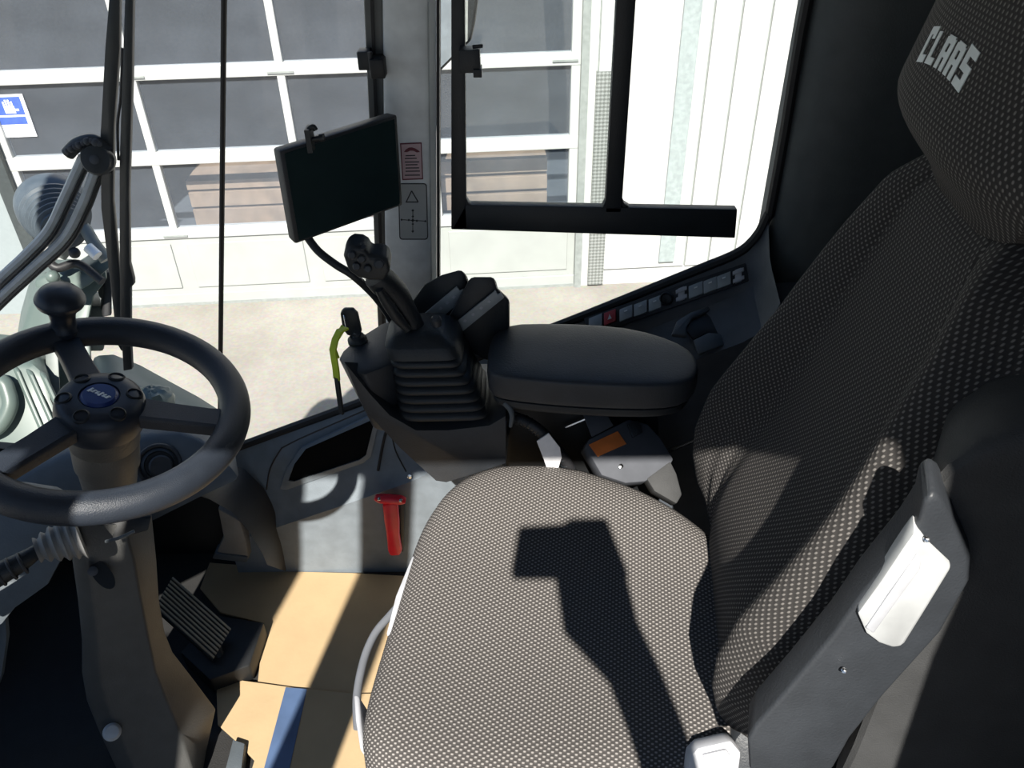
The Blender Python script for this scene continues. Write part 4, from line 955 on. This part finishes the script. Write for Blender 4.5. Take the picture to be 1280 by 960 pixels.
# ================================================================== OUTSIDE: WIPER, LAMP, MACHINE FRONT, MIRROR
yw = 1.40
twp = thing('windscreen_wiper', 'black wiper with twin rods and a long upright blade outside the windscreen', 'wiper', P(125, 200, y=yw))
for pts in ([(-60, 408), (0, 348), (30, 320), (60, 288), (78, 252), (92, 222), (104, 196)], [(-60, 432), (0, 372), (40, 335), (80, 298), (102, 258), (113, 230), (122, 205)]):
    q = MB(); q.tube([P(x, y, y=yw) for x, y in pts], .0085, n=8, sx=1.0); q.build('rod', wiperr, twp)
    q = MB(); q.tube([P(x + 7, y + 5, y=yw + .004) for x, y in pts], .0055, n=8); q.build('rod_edge', wiperm, twp)
q = MB(); kc_ = P(122, 199, y=yw - .01); q.lathe(kc_, (.15, -1, .3), [(.027, -.015), (.028, .004), (.024, .012), (.010, .014), (.001, .014)], n=28); q.tube([P(85, 192, y=yw), P(98, 180, y=yw), P(118, 176, y=yw), P(135, 190, y=yw)], .012); q.build('knuckle', wiperm, twp)
q = MB(); q.lathe(kc_ + V((.002, -.013, .004)), (.15, -1, .3), [(.008, 0), (.008, .005), (.005, .007), (.001, .007)], n=18); q.build('knuckle_bolt', steel, twp)
q = MB()
for i in range(9):
    c = P(84 + 5 * i, 188 - (2.3 * i if i < 6 else 12 - (i - 6) * 2), y=yw - .012); q.ball(c, .005 + .002 * (i % 2), 6)
q.build('spring', steel, twp)
q = MB(); q.prism([P(x, y, y=yw) for x, y in ((139, -40), (150, -40), (149, 60), (142, 160), (141, 250), (148, 330), (153, 410), (152, 440), (146, 430), (137, 350), (126, 260), (125, 170), (131, 60))], (0, .012, 0)); q.build('blade_carrier', wiperm, twp, bevel=.002)
q = MB(); q.prism([P(x, y, y=yw - .004) for x, y in ((157, -40), (167, -40), (165, 100), (161, 240), (162, 330), (167, 350), (167, 356), (163, 360), (163, 420), (165, 462), (154, 464), (150, 400), (149, 300), (149, 200), (153, 80))], (0, .012, 0)); q.build('blade', wiperm, twp, bevel=.002)
q = MB(); q.tube([P(153, 60, y=yw), P(151, 120, y=yw), P(147, 155, y=yw), P(148, 200, y=yw)], .0025, n=8); q.build('wash_hose', hosem, twp)

tlp = thing('work_lamp', 'round finned work lamp on the machine front outside the windscreen', 'lamp', P(85, 330, d=2.15))
lc = P(70, 268, d=2.15); ldir = V((-.50, .80, .10)).normalized()
q = MB(); pr = [(.01, -.10), (.05, -.095)]
for i in range(6): pr += [(.052 + .006 * i, -.09 + .017 * i), (.062 + .005 * i, -.087 + .017 * i), (.062 + .005 * i, -.081 + .017 * i), (.050 + .006 * i, -.078 + .017 * i)]
pr += [(.088, .02), (.092, .03), (.092, .06), (.085, .065)]
q.lathe(lc, ldir, pr, n=40); q.build('housing', lampm, tlp)
q = MB(); q.lathe(lc, ldir, [(.085, .055), (.07, .068), (.001, .072)], n=36); q.build('lens', lampglass, tlp)
q = MB(); q.tube([P(75, 320, d=2.16), P(96, 292, d=2.15), P(105, 285, d=2.13), P(118, 305, d=2.13), P(133, 325, d=2.14)], .017, n=10); q.build('bracket', greenp2, tlp)
q = MB(); q.tube([P(60, 325, d=2.18), P(72, 335, d=2.18), P(98, 330, d=2.2), P(128, 352, d=2.2)], .012, n=10); q.ball(P(93, 316, d=2.12), .015, 8); q.build('cable', hosem, tlp)
q = MB(); q.tube([P(110, 309, d=2.11), P(122, 320, d=2.11)], .014, n=10); q.build('sleeve', whitetrim, tlp)

tmf = thing('machine_front', 'pale grey-green painted front frame of the machine beyond the windscreen', 'machine body', P(60, 520, d=2.3))
def ext(q, pts, d, dep, dirv=V((-.45, .85, -.1))): return q.prism([P(x, y, d=d) for x, y in pts], dirv.normalized() * dep)
q = MB(); ext(q, ((60, 372), (66, 348), (84, 334), (104, 338), (128, 322), (140, 320), (138, 336), (112, 358), (86, 372)), 2.22, .10); q.build('lamp_arm', greenp, tmf, bevel=.012)
q = MB(); ext(q, ((44, 350), (58, 344), (72, 352), (82, 356), (60, 362), (44, 360)), 2.18, .04); q.ball(P(66, 346, d=2.17), .018, 8); q.build('mount', greenp, tmf, bevel=.006)
q = MB(); ext(q, ((18, 470), (26, 420), (36, 385), (52, 362), (72, 350), (104, 352), (132, 334), (136, 350), (118, 372), (112, 400), (116, 470), (110, 520), (60, 520), (30, 500)), 2.32, .22); q.build('tower', greenp, tmf, bevel=.02)
q = MB(); ext(q, ((100, 385), (128, 383), (134, 410), (130, 440), (104, 440)), 2.40, .15); ext(q, ((118, 345), (145, 340), (150, 370), (125, 375)), 2.40, .1); q.build('valve_block', greenp2, tmf, bevel=.008)
q = MB(); ext(q, ((-80, 440), (40, 452), (60, 470), (66, 500), (90, 560), (112, 620), (-80, 660)), 2.14, .2); q.build('fender', greenp, tmf, bevel=.03)
for k in range(3):
    a = [(14 + 17 * k, 458 + 4 * k), (24 + 17 * k, 462 + 4 * k), (66 + 17 * k, 560), (60 + 17 * k, 566)]
    q = MB(); ext(q, a, 2.13, .03); q.build('ridge', greenp, tmf, bevel=.008)
q = MB(); q.tube([P(-40, 475, d=2.11), P(0, 476, d=2.11), P(10, 490, d=2.11), P(12, 510, d=2.11), P(-4, 535, d=2.11), P(-40, 548, d=2.11)], .02, n=10); q.build('handrail', greenp, tmf)
q = MB(); ext(q, ((120, 478), (150, 476), (185, 490), (225, 512), (262, 532), (300, 556), (300, 600), (120, 600)), 2.1, .2); q.build('cross_member', greenp, tmf, bevel=.02)
q = MB(); ext(q, ((56, 430), (72, 428), (76, 500), (60, 505)), 2.2, .05); q.build('strut', greenp2, tmf, bevel=.006)
q = MB(); ext(q, ((130, 342), (140, 340), (140, 395), (128, 397)), 2.36, .08); q.build('hydraulic_block', hosem, tmf, bevel=.006)
tcap = thing('covered_fitting', 'crumpled grey plastic wrapped fitting seen between the wheel spokes', 'fitting', P(195, 515, d=2.0))
q = MB(); rings = []; cc = P(195, 503, d=2.0); rnd = random.Random(3)
for i in range(1, 14):
    a = PI * i / 14; rings.append([cc + V((.046 * math.sin(a) * math.cos(2 * PI * k / 20), .046 * math.sin(a) * math.sin(2 * PI * k / 20), .044 * math.cos(a))) * (1 + rnd.uniform(-.10, .10)) for k in range(20)])
q.loft(rings); q.build('wrapping', greenp, tcap)
q = MB(); q.tube([P(172, 488, d=2.0), P(182, 498, d=2.0), P(190, 505, d=2.0)], [.012, .02, .025], n=12); q.build('neck', greenp, tcap)

# exterior mirror beyond the side window
tmx = thing('exterior_mirror', 'right exterior mirror seen behind the black sliding frame', 'mirror', P(570, 60, y=1.75))
mp = [(535, -60), (598, -60), (598, 0), (594, 30), (589, 52), (580, 60), (546, 94), (535, 100)]
q = MB(); q.prism([P(x, y, y=1.70) for x, y in mp], (0, .06, .0)); q.build('housing', black, tmx, bevel=.006)
mq = [(538, -55), (594, -55), (594, 0), (590, 30), (586, 49), (578, 57), (546, 89), (538, 94)]
q = MB(); a = [P(x, y, y=1.698) for x, y in mq]; q.prism(a, (0, -.002, 0)); q.build('glass', mirr, tmx, smooth=False)
